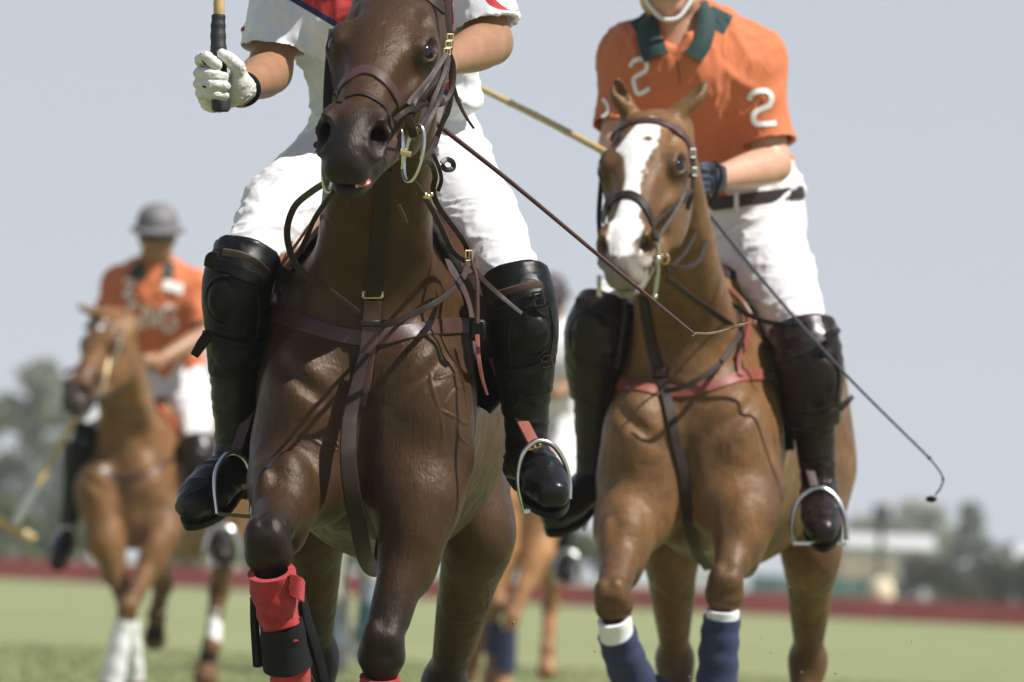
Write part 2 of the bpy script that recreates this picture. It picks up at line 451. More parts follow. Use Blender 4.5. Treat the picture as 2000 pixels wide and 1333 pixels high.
simple('steel', (0.62, 0.62, 0.60), 0.24, metal=1.0, nscale=50, var=0.15, bs=0.05, bd=0.0005, rvar=0.08)
simple('brass', (0.68, 0.52, 0.28), 0.28, metal=1.0, nscale=50, var=0.2, bs=0.05, bd=0.0005, rvar=0.08)
simple('skin_tan', (0.32, 0.165, 0.090), 0.46, nscale=220, var=0.16, bs=0.25, bd=0.0012)
simple('skin_fair', (0.56, 0.31, 0.21), 0.48, nscale=220, var=0.14, bs=0.25, bd=0.0012)
simple('white_cloth', (0.69, 0.69, 0.69), 0.85, nscale=420, var=0.05, bs=0.25, bd=0.0008, sheen=0.15)
simple('green_cloth', (0.010, 0.038, 0.036), 0.8, nscale=420, var=0.2, bs=0.25, bd=0.0008, sheen=0.15)
simple('belt_leather', (0.028, 0.014, 0.012), 0.45, nscale=160, var=0.3)
simple('red_fleece', (0.44, 0.022, 0.030), 0.95, nscale=260, var=0.35, bs=0.9, bd=0.005, sheen=0.12)
simple('navy_cloth', (0.018, 0.028, 0.085), 0.9, nscale=320, var=0.3, bs=0.6, bd=0.003, sheen=0.06)
simple('white_wrap', (0.74, 0.74, 0.74), 0.85, nscale=240, var=0.1, bs=0.4, bd=0.002)
simple('teal_cloth', (0.015, 0.10, 0.10), 0.85, nscale=240, var=0.2)
simple('blue_cloth', (0.30, 0.36, 0.46), 0.85, nscale=240, var=0.2)
simple('neoprene', (0.008, 0.008, 0.009), 0.75, spec=0.2, nscale=400, var=0.3, bs=0.4, bd=0.001)
simple('glove_leather', (0.66, 0.65, 0.60), 0.62, nscale=150, var=0.18, bs=0.35, bd=0.0015)
simple('glove_navy', (0.014, 0.018, 0.045), 0.6, nscale=150, var=0.25)
simple('grip_tape', (0.018, 0.018, 0.020), 0.6, nscale=200, var=0.4, bs=0.4, bd=0.0015)
simple('bamboo', (0.56, 0.40, 0.17), 0.42, nscale=60, var=0.3, bs=0.15, bd=0.001, stretch=(1, 1, 0.1))
simple('whip_brown', (0.085, 0.035, 0.032), 0.4, nscale=500, var=0.4, bs=0.5, bd=0.001)
simple('whip_blue', (0.045, 0.055, 0.075), 0.4, nscale=500, var=0.3, bs=0.4, bd=0.001)
simple('whip_cord', (0.35, 0.28, 0.18), 0.8, nscale=500, var=0.6)
simple('saddle_cloth', (0.03, 0.028, 0.03), 0.9, nscale=300, var=0.3)
simple('orange_pad', (0.62, 0.13, 0.03), 0.8, nscale=200, var=0.2)
simple('helmet_grey', (0.16, 0.15, 0.155), 0.6, nscale=120, var=0.15)
simple('helmet_dark', (0.05, 0.04, 0.045), 0.6, nscale=120, var=0.2)
simple('lens_black', (0.01, 0.01, 0.012), 0.1, nscale=50, bs=0)
simple('mallet_white', (0.75, 0.74, 0.70), 0.6, nscale=90, var=0.1)
simple('print_white', (0.78, 0.78, 0.74), 0.7, nscale=300, var=0.06)
simple('print_red', (0.40, 0.035, 0.03), 0.75, nscale=300, var=0.1)
simple('print_navy', (0.016, 0.022, 0.075), 0.75, nscale=300, var=0.1)
simple('mouth_dark', (0.05, 0.012, 0.010), 0.4, nscale=80)

for q_ in ('boot_black', 'boot_brown', 'leather_black'): dusty(q_)
for q_ in ('leather_brown', 'leather_dark', 'leather_red', 'glove_leather', 'red_fleece', 'navy_cloth'): dusty(q_, 0.22)
for q_ in ('skin_tan', 'skin_fair'): dusty(q_, 0.14, (0.40, 0.13, 0.07))
def cloth_lines(name, base, regions, nscale=420):
    """cloth whose printed fields come from signed-distance attributes: [(attribute, colour)], later ones on top"""
    m, nt, b = nodes(name); n = noise(nt, nscale, 4); n2 = noise(nt, 14, 3)
    col = mixc(nt, ramp(nt, n2.outputs[0], 0.3, 0.7), tuple(c * 0.93 for c in base), base)
    for at, c in regions:
        a = N(nt, 'ShaderNodeAttribute', attribute_name=at); r = N(nt, 'ShaderNodeMapRange'); r.inputs[1].default_value = 0.0006; r.inputs[2].default_value = -0.0006
        nt.links.new(a.outputs['Fac'], r.inputs[0]); col = mixc(nt, r.outputs[0], col, c)
    nt.links.new(col, b.inputs['Base Color']); b.inputs['Roughness'].default_value = 0.85
    b.inputs['Sheen Weight'].default_value = 0.12
    bump(nt, b, n.outputs[0], 0.22, 0.0008); return m
cloth_lines('shirt_white', (0.69, 0.71, 0.75), [('navy', (0.014, 0.020, 0.085)), ('red', (0.42, 0.030, 0.026))])
cloth_lines('shirt_orange', (0.56, 0.155, 0.056), [('green', (0.010, 0.038, 0.036))])

# ------------------------------------------------------------------ horses
def horse_head(v, O, U, V, W, ears, sc=1.0, mouth=True):
    H = lambda u, a, w: O + sc * (u * U + a * V + w * W)
    ax = np.array([U, V, W]); E = lambda c, r, k, **kw: v.ell(H(*c), np.array(r) * sc, k * sc, ax, **kw)
    C = lambda a, b, ra, rb, k, **kw: v.cone(H(*a), H(*b), ra * sc, rb * sc, k * sc, **kw)
    E((0.12, 0, -0.095), (0.15, 0.096, 0.095), 0.03)                 # cranium
    E((0.17, 0, -0.060), (0.15, 0.092, 0.058), 0.03)                 # forehead
    C((0.2, 0, -0.068), (0.47, 0, -0.060), 0.066, 0.048, 0.04, e=V, fac=1.06)     # nasal bone
    C((0.24, 0, -0.10), (0.48, 0, -0.09), 0.062, 0.048, 0.03, e=V, fac=0.9)
    for s in (-1, 1):
        E((0.20, s * 0.060, -0.16), (0.135, 0.040, 0.105), 0.035)     # cheek
        E((0.20, s * 0.078, -0.055), (0.055, 0.024, 0.038), 0.03)   # orbit
        en = nrm(s * 0.78 * V + 0.60 * W + 0.12 * U); ec = H(0.212, s * 0.084, -0.046); e3 = nrm(np.cross(en, U)); e1 = np.cross(e3, en)
        v.ell(ec, np.array((0.036, 0.027, 0.029)) * sc, 0.010 * sc, np.array([e1, en, e3]))
        C((0.145, s * 0.074, -0.034), (0.22, s * 0.083, -0.032), 0.013, 0.016, 0.025)  # brow ridge
        C((0.25, s * 0.070, -0.088), (0.37, s * 0.052, -0.078), 0.016, 0.009, 0.022)    # facial crest
        C((0.29, s * 0.045, -0.205), (0.47, s * 0.026, -0.145), 0.028, 0.026, 0.035)    # jaw bone
        C((0.09, s * 0.08, -0.10), (0.02, s * 0.065, -0.08), 0.022, 0.030, 0.03)
    E((0.50, 0, -0.070), (0.085, 0.050, 0.052), 0.03)                 # muzzle
    E((0.562, 0, -0.088), (0.038, 0.040, 0.036), 0.022)               # upper lip
    for s in (-1, 1):
        C((0.46, s * 0.040, -0.032), (0.532, s * 0.048, -0.060), 0.020, 0.026, 0.016)   # nostril rim
        E((0.50, s * 0.056, -0.042), (0.045, 0.018, 0.030), 0.015)
        E((0.556, s * 0.024, -0.090), (0.034, 0.022, 0.032), 0.012)
    E((0.540, 0, -0.136), (0.044, 0.034, 0.024), 0.012)               # lower lip
    E((0.505, 0, -0.155), (0.040, 0.036, 0.032), 0.025)               # chin
    # hollows
    E((0.60, 0, -0.118), (0.05, 0.055, 0.0045), 0.008, sub=True)
    E((0.588, 0.030, -0.119), (0.030, 0.020, 0.008), 0.006, sub=True)      # mouth slit
    E((0.612, 0, -0.080), (0.018, 0.006, 0.03), 0.022, sub=True)       # philtrum
    for s in (-1, 1):
        c = H(0.530, s * 0.062, -0.042)
        a1 = nrm(0.80 * U + s * 0.16 * V - 0.55 * W); a2 = nrm(s * 0.8 * V + 0.45 * U + 0.25 * W); a3 = np.cross(a1, a2); a2 = np.cross(a3, a1)
        v.ell(c, np.array((0.040, 0.016, 0.026)) * sc, 0.007 * sc, np.array([a1, a2, a3]), sub=True)
        E((0.50, s * 0.070, -0.030), (0.030, 0.010, 0.012), 0.008, sub=True)
        v.cone(c, H(0.47, s * 0.035, -0.055), 0.020 * sc, 0.010 * sc, 0.01 * sc, sub=True)
        en = nrm(s * 0.78 * V + 0.60 * W + 0.12 * U); ec = H(0.212, s * 0.084, -0.046); e3 = nrm(np.cross(en, U)); e1 = np.cross(e3, en)
        v.ell(ec + en * 0.028 * sc, np.array((0.026, 0.019, 0.0165)) * sc, 0.005 * sc, np.array([e1, en, e3]), sub=True)             # eye opening
        E((0.13, s * 0.078, -0.026), (0.03, 0.016, 0.014), 0.03, sub=True)                # hollow over the eye
        E((0.34, s * 0.082, -0.045), (0.08, 0.018, 0.024), 0.035, sub=True)                 # side of the nose
        E((0.42, s * 0.066, -0.105), (0.09, 0.016, 0.022), 0.03, sub=True)
    for tip, s in zip(ears, (-1, 1)):
        b = H(0.015, s * 0.055, -0.045); tip = np.asarray(tip, float); m = b * 0.5 + tip * 0.5 + s * 0.010 * sc * V
        sd = nrm(np.cross(tip - b, V * 0.3 - W)); 
        v.chain([(*b, 0.025 * sc), (*m, 0.024 * sc), (*(m * 0.4 + tip * 0.6), 0.015 * sc), (*tip, 0.003 * sc)], 0.012 * sc, e=nrm(W), fac=0.7)
        fr = nrm(-0.2 * U + W); q = 0.022 * sc
        v.chain([(*(b * 0.75 + tip * 0.25 + fr * q), 0.010 * sc), (*(m + fr * q), 0.013 * sc), (*(b * 0.15 + tip * 0.85 + fr * q * 0.6), 0.003 * sc)], 0.005 * sc, sub=True)

def leg_front(v, up, fore, knee, fet, hoof, sc=1.0, wide=(1, 0, 0)):
    up, fore, knee, fet, hoof = [np.asarray(p, float) for p in (up, fore, knee, fet, hoof)]
    v.cone(up, fore, 0.080 * sc, 0.062 * sc, 0.09 * sc)
    d = nrm(knee - fore)
    v.chain([(*fore, 0.062 * sc), (*(fore * 0.6 + knee * 0.4), 0.050 * sc), (*(knee - d * 0.06 * sc), 0.043 * sc)], 0.08 * sc)
    v.ell(fore * 0.72 + knee * 0.28 + np.array(wide) * 0.012, np.array((0.050, 0.054, 0.105)) * sc, 0.03 * sc)
    v.ell(fore * 0.62 + knee * 0.38 - np.array(wide) * 0.030 * sc, np.array((0.026, 0.030, 0.085)) * sc, 0.015 * sc)
    c = nrm(fet - knee); fr = nrm(np.cross(wide, c) * -1)
    if fr[1] > 0: fr = -fr
    s = nrm(np.cross(c, fr)); ax = np.array([s, fr, np.cross(s, fr)])
    for q in (-1, 1): v.ell(knee + s * q * 0.017 * sc, np.array((0.029, 0.038, 0.056)) * sc, 0.016 * sc, ax)
    v.ell(knee + fr * 0.018 * sc - c * 0.012 * sc, np.array((0.036, 0.024, 0.030)) * sc, 0.010 * sc, ax)
    v.ell(knee + fr * 0.018 * sc + c * 0.026 * sc, np.array((0.038, 0.022, 0.022)) * sc, 0.008 * sc, ax)
    v.ell(knee - fr * 0.04 * sc, np.array((0.026, 0.03, 0.045)) * sc, 0.02 * sc, ax)
    for q in (-0.020, 0.012):      # joint lines across the front of the knee
        m_ = knee + c * q * sc + fr * 0.052 * sc; v.cone(m_ - s * 0.03 * sc, m_ + s * 0.03 * sc, 0.004 * sc, 0.004 * sc, 0.014 * sc, sub=True)
    for q in (-1, 1): v.ell(knee + s * q * 0.034 * sc + c * 0.022 * sc, np.array((0.012, 0.026, 0.016)) * sc, 0.014 * sc, ax)
    v.cone(knee + c * 0.04 * sc, fet, 0.032 * sc, 0.030 * sc, 0.025 * sc)
    v.cone(knee + c * 0.06 * sc - fr * 0.025 * sc, fet - fr * 0.02 * sc, 0.020 * sc, 0.02 * sc, 0.02 * sc)
    v.ell(fet, np.array((0.042, 0.045, 0.045)) * sc, 0.02 * sc, ax)
    v.cone(fet, fet * 0.35 + hoof * 0.65, 0.038 * sc, 0.036 * sc, 0.02 * sc)
    v.cone(fet * 0.4 + hoof * 0.6, hoof, 0.045 * sc, 0.060 * sc, 0.008 * sc)
    v.cut_hoof = getattr(v, 'cut_hoof', []) + [(hoof, nrm(hoof - fet))]

def leg_hind(v, hip, stifle, hock, fet, hoof, sc=1.0, wide=(1, 0, 0)):
    hip, stifle, hock, fet, hoof = [np.asarray(p, float) for p in (hip, stifle, hock, fet, hoof)]
    v.cone(hip, stifle, 0.160 * sc, 0.090 * sc, 0.08 * sc, e=wide, fac=0.70)
    v.chain([(*stifle, 0.090 * sc), (*(stifle * 0.55 + hock * 0.45), 0.070 * sc), (*(stifle * 0.15 + hock * 0.85), 0.048 * sc), (*hock, 0.046 * sc)], 0.05 * sc, e=wide, fac=0.82)
    v.ell(hock, np.array((0.046, 0.060, 0.066)) * sc, 0.025 * sc)
    v.cone(hock + np.array((0, 0.04, 0.05)) * sc, stifle * 0.45 + hock * 0.55 + np.array((0, 0.05, 0)) * sc, 0.022 * sc, 0.028 * sc, 0.03 * sc)
    v.cone(hock, fet, 0.042 * sc, 0.036 * sc, 0.03 * sc); v.ell(fet, np.array((0.044, 0.048, 0.046)) * sc, 0.02 * sc)
    v.cone(fet, fet * 0.35 + hoof * 0.65, 0.038 * sc, 0.036 * sc, 0.02 * sc); v.cone(fet * 0.4 + hoof * 0.6, hoof, 0.045 * sc, 0.058 * sc, 0.008 * sc)

class Horse: pass
def make_horse(pl, J, h):
    """J: picture positions of the joints (px, py, metres behind the chest plane)"""
    P = lambda q: pl(*q); sc = J.get('sc', 1.0)
    hs = Horse(); hs.pl = pl; hs.J = J
    em = P(J['eye_mid']); U, V, W = frame(J['U'], J['V']); hs.U, hs.V, hs.W = U, V, W
    O = em - sc * (0.21 * U - 0.05 * W); hs.O = O
    cc = P(J['chest']); sh = J.get('shear', 0.0)
    B = lambda x, y, z: cc + sc * np.array([x + sh * y, y, z])
    allp = [P(q) for L_ in J['fore'] + J['hind'] for q in L_] + [P(q) for q in J['ears']] + [em, O + 0.62 * sc * U, cc, B(0.3, 1.75, 0.35), B(-0.3, 1.7, 0.3)]
    allp = np.array(allp); v = Vol(allp.min(0) - 0.16, allp.max(0) + 0.16, h)
    # trunk
    v.ell(B(0, 0.0, 0), np.array((0.198, 0.23, 0.29)) * sc, 0.05)
    v.cone(B(0, 0.18, -0.02), B(0, 0.75, -0.01), 0.205 * sc, 0.25 * sc, 0.1, e=(0, 0, 1), fac=1.30)
    v.cone(B(0, 0.75, -0.01), B(0, 1.10, 0.03), 0.25 * sc, 0.22 * sc, 0.1, e=(0, 0, 1), fac=1.22)
    v.ell(B(0, 1.22, 0.10), np.array((0.255, 0.36, 0.30)) * sc, 0.12)
    v.cone(B(0, 0.25, 0.33), B(0, 0.95, 0.27), 0.10 * sc, 0.14 * sc, 0.14)        # back line
    for s in (-1, 1):
        v.ell(B(s * 0.115, -0.17, -0.02), np.array((0.095, 0.10, 0.15)) * sc, 0.05)        # point of shoulder
        v.ell(B(s * 0.068, -0.185, -0.125), np.array((0.074, 0.075, 0.125)) * sc, 0.028)     # breast muscle
        v.cone(B(s * 0.128, -0.04, 0.02), B(s * 0.08, 0.22, 0.33), 0.078 * sc, 0.05 * sc, 0.06)   # shoulder blade
        v.cone(B(s * 0.137, -0.03, -0.05), B(s * 0.126, 0.04, 0.165), 0.076 * sc, 0.072 * sc, 0.045)
        v.ell(B(s * 0.150, 0.0, -0.10), np.array((0.055, 0.12, 0.13)) * sc, 0.05)
    v.cone(B(0, -0.26, -0.02), B(0, -0.24, -0.30), 0.006, 0.010, 0.045, sub=True)         # groove between
    for s in (-1, 1):
        v.chain([(*B(s * 0.205, -0.10, 0.16), 0.004), (*B(s * 0.16, -0.235, 0.07), 0.005), (*B(s * 0.055, -0.275, -0.015), 0.004)], 0.035, sub=True)   # shoulder against breast
        v.chain([(*B(s * 0.19, -0.17, -0.10), 0.003), (*B(s * 0.155, -0.24, -0.20), 0.005), (*B(s * 0.10, -0.25, -0.27), 0.004)], 0.030, sub=True)
    # neck
    nk = [(*P(q[:3]), q[3] * sc) for q in J['neck']]
    v.chain(nk, 0.10 * sc, e=V, fac=0.80, n=4)
    n0, n1 = np.array(nk[0]), np.array(nk[-1])
    for s in (-1, 1):
        q = [np.array(a) for a in nk]
        v.chain([(*(a[:3] + np.array((s * 0.36 * a[3], -0.50 * a[3], 0))), 0.34 * a[3]) for a in q[:-1]], 0.05 * sc, n=3)   # muscle beside the windpipe
    for L_ in J['fore']:
        leg_front(v, *[P(q) for q in L_], sc=sc)
    for L_ in J['hind']:
        leg_hind(v, *[P(q) for q in L_], sc=sc)
    horse_head(v, O, U, V, W, [P(q) for q in J['ears']], sc)
    hs.v = v; hs.sc = sc
    return hs
def seg_t(P, a, b):
    d = b - a; t = np.clip(((P - a) @ d) / (d @ d), 0, 1); return t, np.linalg.norm(P - a - t[:, None] * d, axis=1)
def sst(x, a, b):
    t = np.clip((x - a) / (b - a), 0, 1); return t * t * (3 - 2 * t)
def horse_body(hs, name, parent, base, dark, mat, muzzle=None, leg_dark=1.0, blaze=None, belly=None, muz_from=0.40):
    v = hs.v; pl = hs.pl; J = hs.J; V_, F = v.mesh()
    base = np.array(base); dark = np.array(dark); muzzle = np.array(muzzle if muzzle is not None else dark)
    n1 = fbm(V_ * 7, 3); n2 = fbm(V_ * 30 + 5, 3)
    c = base * (1 + 0.22 * n1)[:, None]
    q = V_ - hs.O; u = q @ hs.U / hs.sc; a = q @ hs.V / hs.sc; w = q @ hs.W / hs.sc
    inh = (np.abs(a) < 0.15) & (w > -0.26) & (w < 0.08) & (u > -0.05) & (u < 0.66)
    m = np.where(inh, sst(u + 0.02 * n1 - 0.35 * np.minimum(w + 0.03, 0) * (u > 0.3), muz_from, muz_from + 0.10), 0)
    c = c * (1 - m)[:, None] + muzzle * m[:, None]
    for s in (-1, 1):   # dark skin round the eye
        de = np.sqrt((u - 0.215) ** 2 + (a - s * 0.09) ** 2 + (w + 0.05) ** 2); ke = 0.85 * sst(-de, -0.055, -0.026) * inh; c = c * (1 - ke)[:, None] + np.array((0.022, 0.014, 0.010)) * ke[:, None]
    for L_ in J['fore'] + J['hind']:
        p = [pl(*x) for x in L_]
        t, d = seg_t(V_, p[1], p[2]); near = d < 0.15 * hs.sc
        k = np.where(near, sst(t + 0.16 * n1, 0.20, 1.05), 0)
        t2, d2 = seg_t(V_, p[2], p[4]); k = np.maximum(k, sst(-d2, -0.12 * hs.sc, -0.07 * hs.sc) * (d2 < 0.12 * hs.sc)) * leg_dark
        c = c * (1 - k)[:, None] + dark * k[:, None]
    if blaze is not None:
        cu, cw, cc_ = zip(*blaze)
        hw = np.interp(u, cu, cw); ctr = np.interp(u, cu, cc_)
        sd = np.abs(a - ctr + 0.006 * n2) - hw + 0.006 * n2
        k = sst(-sd, -0.004, 0.004) * inh * (w > -0.085) * (u > cu[0]) * (u < cu[-1])
        c = c * (1 - k)[:, None] + np.array((0.80, 0.78, 0.74)) * k[:, None]
        sp = np.sqrt((u - 0.165) ** 2 + (a - 0.018) ** 2); k = sst(-sp, -0.014, -0.009) * inh * (w > -0.05)
        c = c * (1 - k)[:, None] + base * k[:, None]
    o = build(name, V_, F, mat, parent, attrs={'coat': np.clip(c, 0.004, 1)})
    return o
def horse_eyes(hs, parent):
    for s in (-1, 1):
        c = hs.O + hs.sc * (0.212 * hs.U + s * 0.084 * hs.V - 0.046 * hs.W)
        c = c - 0.001 * nrm(s * 0.78 * hs.V + 0.6 * hs.W)
        MB().ball(c, 0.0235 * hs.sc, n=12, m=18).done('eye', 'eye', parent)

PL1 = Plane(17.2)
J1 = dict(chest=(716, 775, 0.24), shear=0.035, eye_mid=(745, 100, -0.50), U=(-0.18, -0.80, -0.58), V=(0.98, -0.17, -0.10),
          ears=[(728, -185, -0.22), (856, -180, -0.22)],
          neck=[(722, 640, 0.30, 0.175), (733, 480, 0.12, 0.142), (745, 300, -0.06, 0.130), (765, 130, -0.20, 0.115), (778, 10, -0.27, 0.10)],
          fore=[[(575, 900, 0.10), (562, 955, 0.02), (522, 1062, -0.32), (572, 1345, -0.20), (600, 1460, -0.06)],
                [(838, 905, 0.08), (822, 985, 0.02), (746, 1262, -0.09), (733, 1520, -0.02), (722, 1690, -0.10)]],
          hind=[[(640, 850, 1.40), (608, 1010, 1.28), (616, 1285, 1.55), (618, 1500, 1.42), (615, 1640, 1.36)],
                [(905, 850, 1.40), (935, 1040, 1.22), (868, 1340, 1.50), (850, 1540, 1.40), (845, 1650, 1.35)]])
H1 = make_horse(PL1, J1, 0.006)
h1 = thing('horse', PL1(720, 1745, 0.2), 'dark bay horse in front galloping head-on, red leg wraps, rider in white', 'horse', 'polo ponies ridden towards the camera')
horse_body(H1, 'body', h1, (0.052, 0.0255, 0.0105), (0.0085, 0.007, 0.006), 'coat', muzzle=(0.0105, 0.0100, 0.0105), muz_from=0.435)
horse_eyes(H1, h1)

PL2 = Plane(21.1)
J2 = dict(chest=(1356, 850, 0.24), shear=0.14, eye_mid=(1254, 330, -0.42), U=(-0.15, -0.735, -0.66), V=(0.94, -0.30, -0.05),
          ears=[(1205, 150, -0.28), (1382, 156, -0.26)],
          neck=[(1350, 720, 0.30, 0.175), (1332, 590, 0.14, 0.145), (1316, 470, -0.02, 0.122), (1304, 360, -0.14, 0.102), (1298, 285, -0.20, 0.09)],
          fore=[[(1235, 960, 0.10), (1222, 1030, 0.02), (1196, 1168, -0.22), (1240, 1345, -0.06), (1290, 1400, 0.08)],
                [(1465, 960, 0.08), (1455, 1010, 0.0), (1416, 1145, -0.14), (1398, 1350, -0.08), (1392, 1470, -0.10)]],
          hind=[[(1330, 930, 1.40), (1310, 1060, 1.25), (1318, 1290, 1.52), (1330, 1450, 1.40), (1332, 1560, 1.36)],
                [(1590, 920, 1.40), (1585, 1070, 1.22), (1578, 1290, 1.50), (1560, 1470, 1.40), (1555, 1570, 1.36)]])
H2 = make_horse(PL2, J2, 0.007)
h2 = thing('horse', PL2(1360, 1660, 0.2), 'chestnut horse with white blaze and navy leg wraps', 'horse', 'polo ponies ridden towards the camera')
horse_body(H2, 'body', h2, (0.180, 0.092, 0.038), (0.075, 0.040, 0.019), 'coat', muzzle=(0.27, 0.24, 0.21), leg_dark=0.6,
           blaze=[(0.065, 0.0, 0.012), (0.09, 0.024, 0.012), (0.14, 0.038, 0.0), (0.19, 0.048, -0.012), (0.225, 0.026, -0.008), (0.30, 0.017, -0.004), (0.38, 0.024, 0), (0.45, 0.038, 0), (0.51, 0.040, 0), (0.545, 0.026, 0), (0.56, 0.0, 0)], muz_from=0.47)
horse_eyes(H2, h2)

# ------------------------------------------------------------------ riders
def folds(V_, v, amp, scale, ridg=True, seed=0.0, ax=None, mask=None):
    """push a garment's vertices along their normals into creases; ax rows stretch the pattern"""
    g = v.grad(V_, v.h * 1.5); g /= np.linalg.norm(g, axis=1, keepdims=True) + 1e-9
    Q = V_ @ np.asarray(ax).T if ax is not None else V_
    Q = Q * np.asarray(scale) + seed; w = fbm(Q * 0.5 + 3, 2)[:, None] * 0.8
    n = fbm(Q + w, 2)
    d = np.exp(-(n / 0.22) ** 2) * 1.5 - 0.55 if ridg else n
    d = d * (0.5 + 0.7 * np.clip(fbm(Q * 0.37 + 9, 2) + 0.45, 0, 1)) * amp
    if mask is not None: d = d * mask
    return V_ + g * d[:, None]
def human_head(v, c, f, up, sc=1.0):
    f = nrm(f); up = np.asarray(up, float); up = nrm(up - f * (f @ up)); r = np.cross(f, up); ax = np.array([r, f, up])
    H = lambda x, y, z: c + sc * (x * r + y * f + z * up)
    E = lambda p, q, k, **kw: v.ell(H(*p), np.array(q) * sc, k * sc, ax, **kw)
    E((0, -0.02, 0.04), (0.076, 0.094, 0.082), 0.02); E((0, 0.015, -0.03), (0.062, 0.070, 0.085), 0.03)
    E((0, 0.052, -0.088), (0.032, 0.028, 0.026), 0.025)
    for s in (-1, 1):
        E((s * 0.078, -0.01, -0.01), (0.010, 0.020, 0.032), 0.008); E((s * 0.045, 0.055, -0.022), (0.026, 0.024, 0.022), 0.02)
        E((s * 0.032, 0.098, 0.012), (0.020, 0.016, 0.012), 0.012, sub=True)
        E((s * 0.040, 0.0, -0.075), (0.03, 0.045, 0.03), 0.03)
    v.cone(H(0, 0.086, 0.015), H(0, 0.108, -0.028), 0.009 * sc, 0.014 * sc, 0.012 * sc)
    E((0, 0.082, -0.058), (0.026, 0.014, 0.009), 0.008); E((0, 0.079, -0.073), (0.022, 0.013, 0.009), 0.006)
    E((0, 0.100, -0.0655), (0.024, 0.012, 0.0018), 0.003, sub=True)
    return H, ax
def helmet(H, ax, parent, mat, sc=1.0, strap=True):
    n, m = 14, 32; V_ = []; F = []
    for i in range(n + 1):
        th = math.pi * 0.5 * i / n
        for k in range(m):
            a = 2 * math.pi * k / m
            x = math.cos(a) * 0.100 * math.sin(th) ** 0.85; y = math.sin(a) * 0.122 * math.sin(th) ** 0.85 - 0.01
            z = 0.045 + 0.108 * math.cos(th) ** 0.9 if th < math.pi / 2 - 1e-6 else 0.045
            V_.append(H(x, y, z))
    for k in range(m):
        a = 2 * math.pi * k / m; fr = max(0, math.sin(a)); V_.append(H(math.cos(a) * 0.117, math.sin(a) * (0.137 + 0.045 * fr) - 0.01, 0.036 - 0.006 * fr))
    for k in range(m):
        a = 2 * math.pi * k / m; fr = max(0, math.sin(a)); V_.append(H(math.cos(a) * 0.112, math.sin(a) * (0.132 + 0.043 * fr) - 0.01, 0.028 - 0.006 * fr))
    for k in range(m):
        a = 2 * math.pi * k / m; V_.append(H(math.cos(a) * 0.094, math.sin(a) * 0.116 - 0.01, 0.040))
    for i in range(n + 3):
        for k in range(m): F.append((i * m + k, i * m + (k + 1) % m, (i + 1) * m + (k + 1) % m, (i + 1) * m + k))
    o = MB().add(V_, F).done('helmet', mat, parent)
    V2 = []; 
    for (r0, z) in ((0.101, 0.040), (0.125, 0.034), (0.124, 0.024), (0.100, 0.030)):
        for k in range(m):
            a = 2 * math.pi * k / m; fr = max(0, math.sin(a)); x = r0 / 0.101
            V2.append(H(math.cos(a) * r0, math.sin(a) * (r0 * 1.18 + (0.055 * fr if r0 > 0.11 else 0)) - 0.01, z - 0.010 * fr * (r0 > 0.11)))
    F2 = [(i * m + k, i * m + (k + 1) % m, ((i + 1) % 4) * m + (k + 1) % m, ((i + 1) % 4) * m + k) for i in range(4) for k in range(m)]
    MB().add(V2, F2).done('brim', 'helmet_dark', o)
    return o
def vol_of(pts, pad, h):
    p = np.asarray(pts, float); return Vol(p.min(0) - pad, p.max(0) + pad, h)
def rider_body(pl, R, parent, skin, h=0.006):
    P = {k: pl(*q) for k, q in R.items() if isinstance(q, tuple)}
    v = vol_of(list(P.values()), 0.2, h)
    v.cone(P['chest'], P['waist'], 0.140, 0.105, 0.05, e=(0, 1, 0), fac=0.66)
    v.cone(P['chest'], P['neck'], 0.112, 0.058, 0.06); hd = P['head']; up = nrm(hd - P['neck'])
    v.cone(P['neck'], hd - up * 0.06, 0.058, 0.055, 0.03)
    H, ax = human_head(v, hd, R.get('face', [(0, -1, -0.1)])[0], up * 0.5 + np.array((0, 0, 0.8)))
    for s in ('l', 'r'):
        a, e, w = P['sh_' + s], P['el_' + s], P['wr_' + s]
        v.cone(P['chest'] * 0.4 + a * 0.6, a, 0.07, 0.062, 0.05)
        v.chain([(*a, 0.060), (*(a * 0.5 + e * 0.5), 0.052), (*e, 0.043)], 0.04)
        v.chain([(*e, 0.043), (*(e * 0.68 + w * 0.32), 0.047), (*w, 0.029)], 0.02)
        v.ell(w + nrm(w - e) * 0.045, (0.04, 0.04, 0.04), 0.02)
        hp, kn, an, to = P['hip_' + s], P['kn_' + s], P['an_' + s], P['to_' + s]
        v.cone(P['waist'], hp, 0.085, 0.075, 0.05); v.cone(hp, kn, 0.075, 0.05, 0.04); v.cone(kn, an, 0.045, 0.032, 0.03); v.cone(an, an * 0.45 + to * 0.55, 0.030, 0.022, 0.02)
    V_, F = v.mesh(); o = build('body', V_, F, skin, parent)
    return P, H, ax
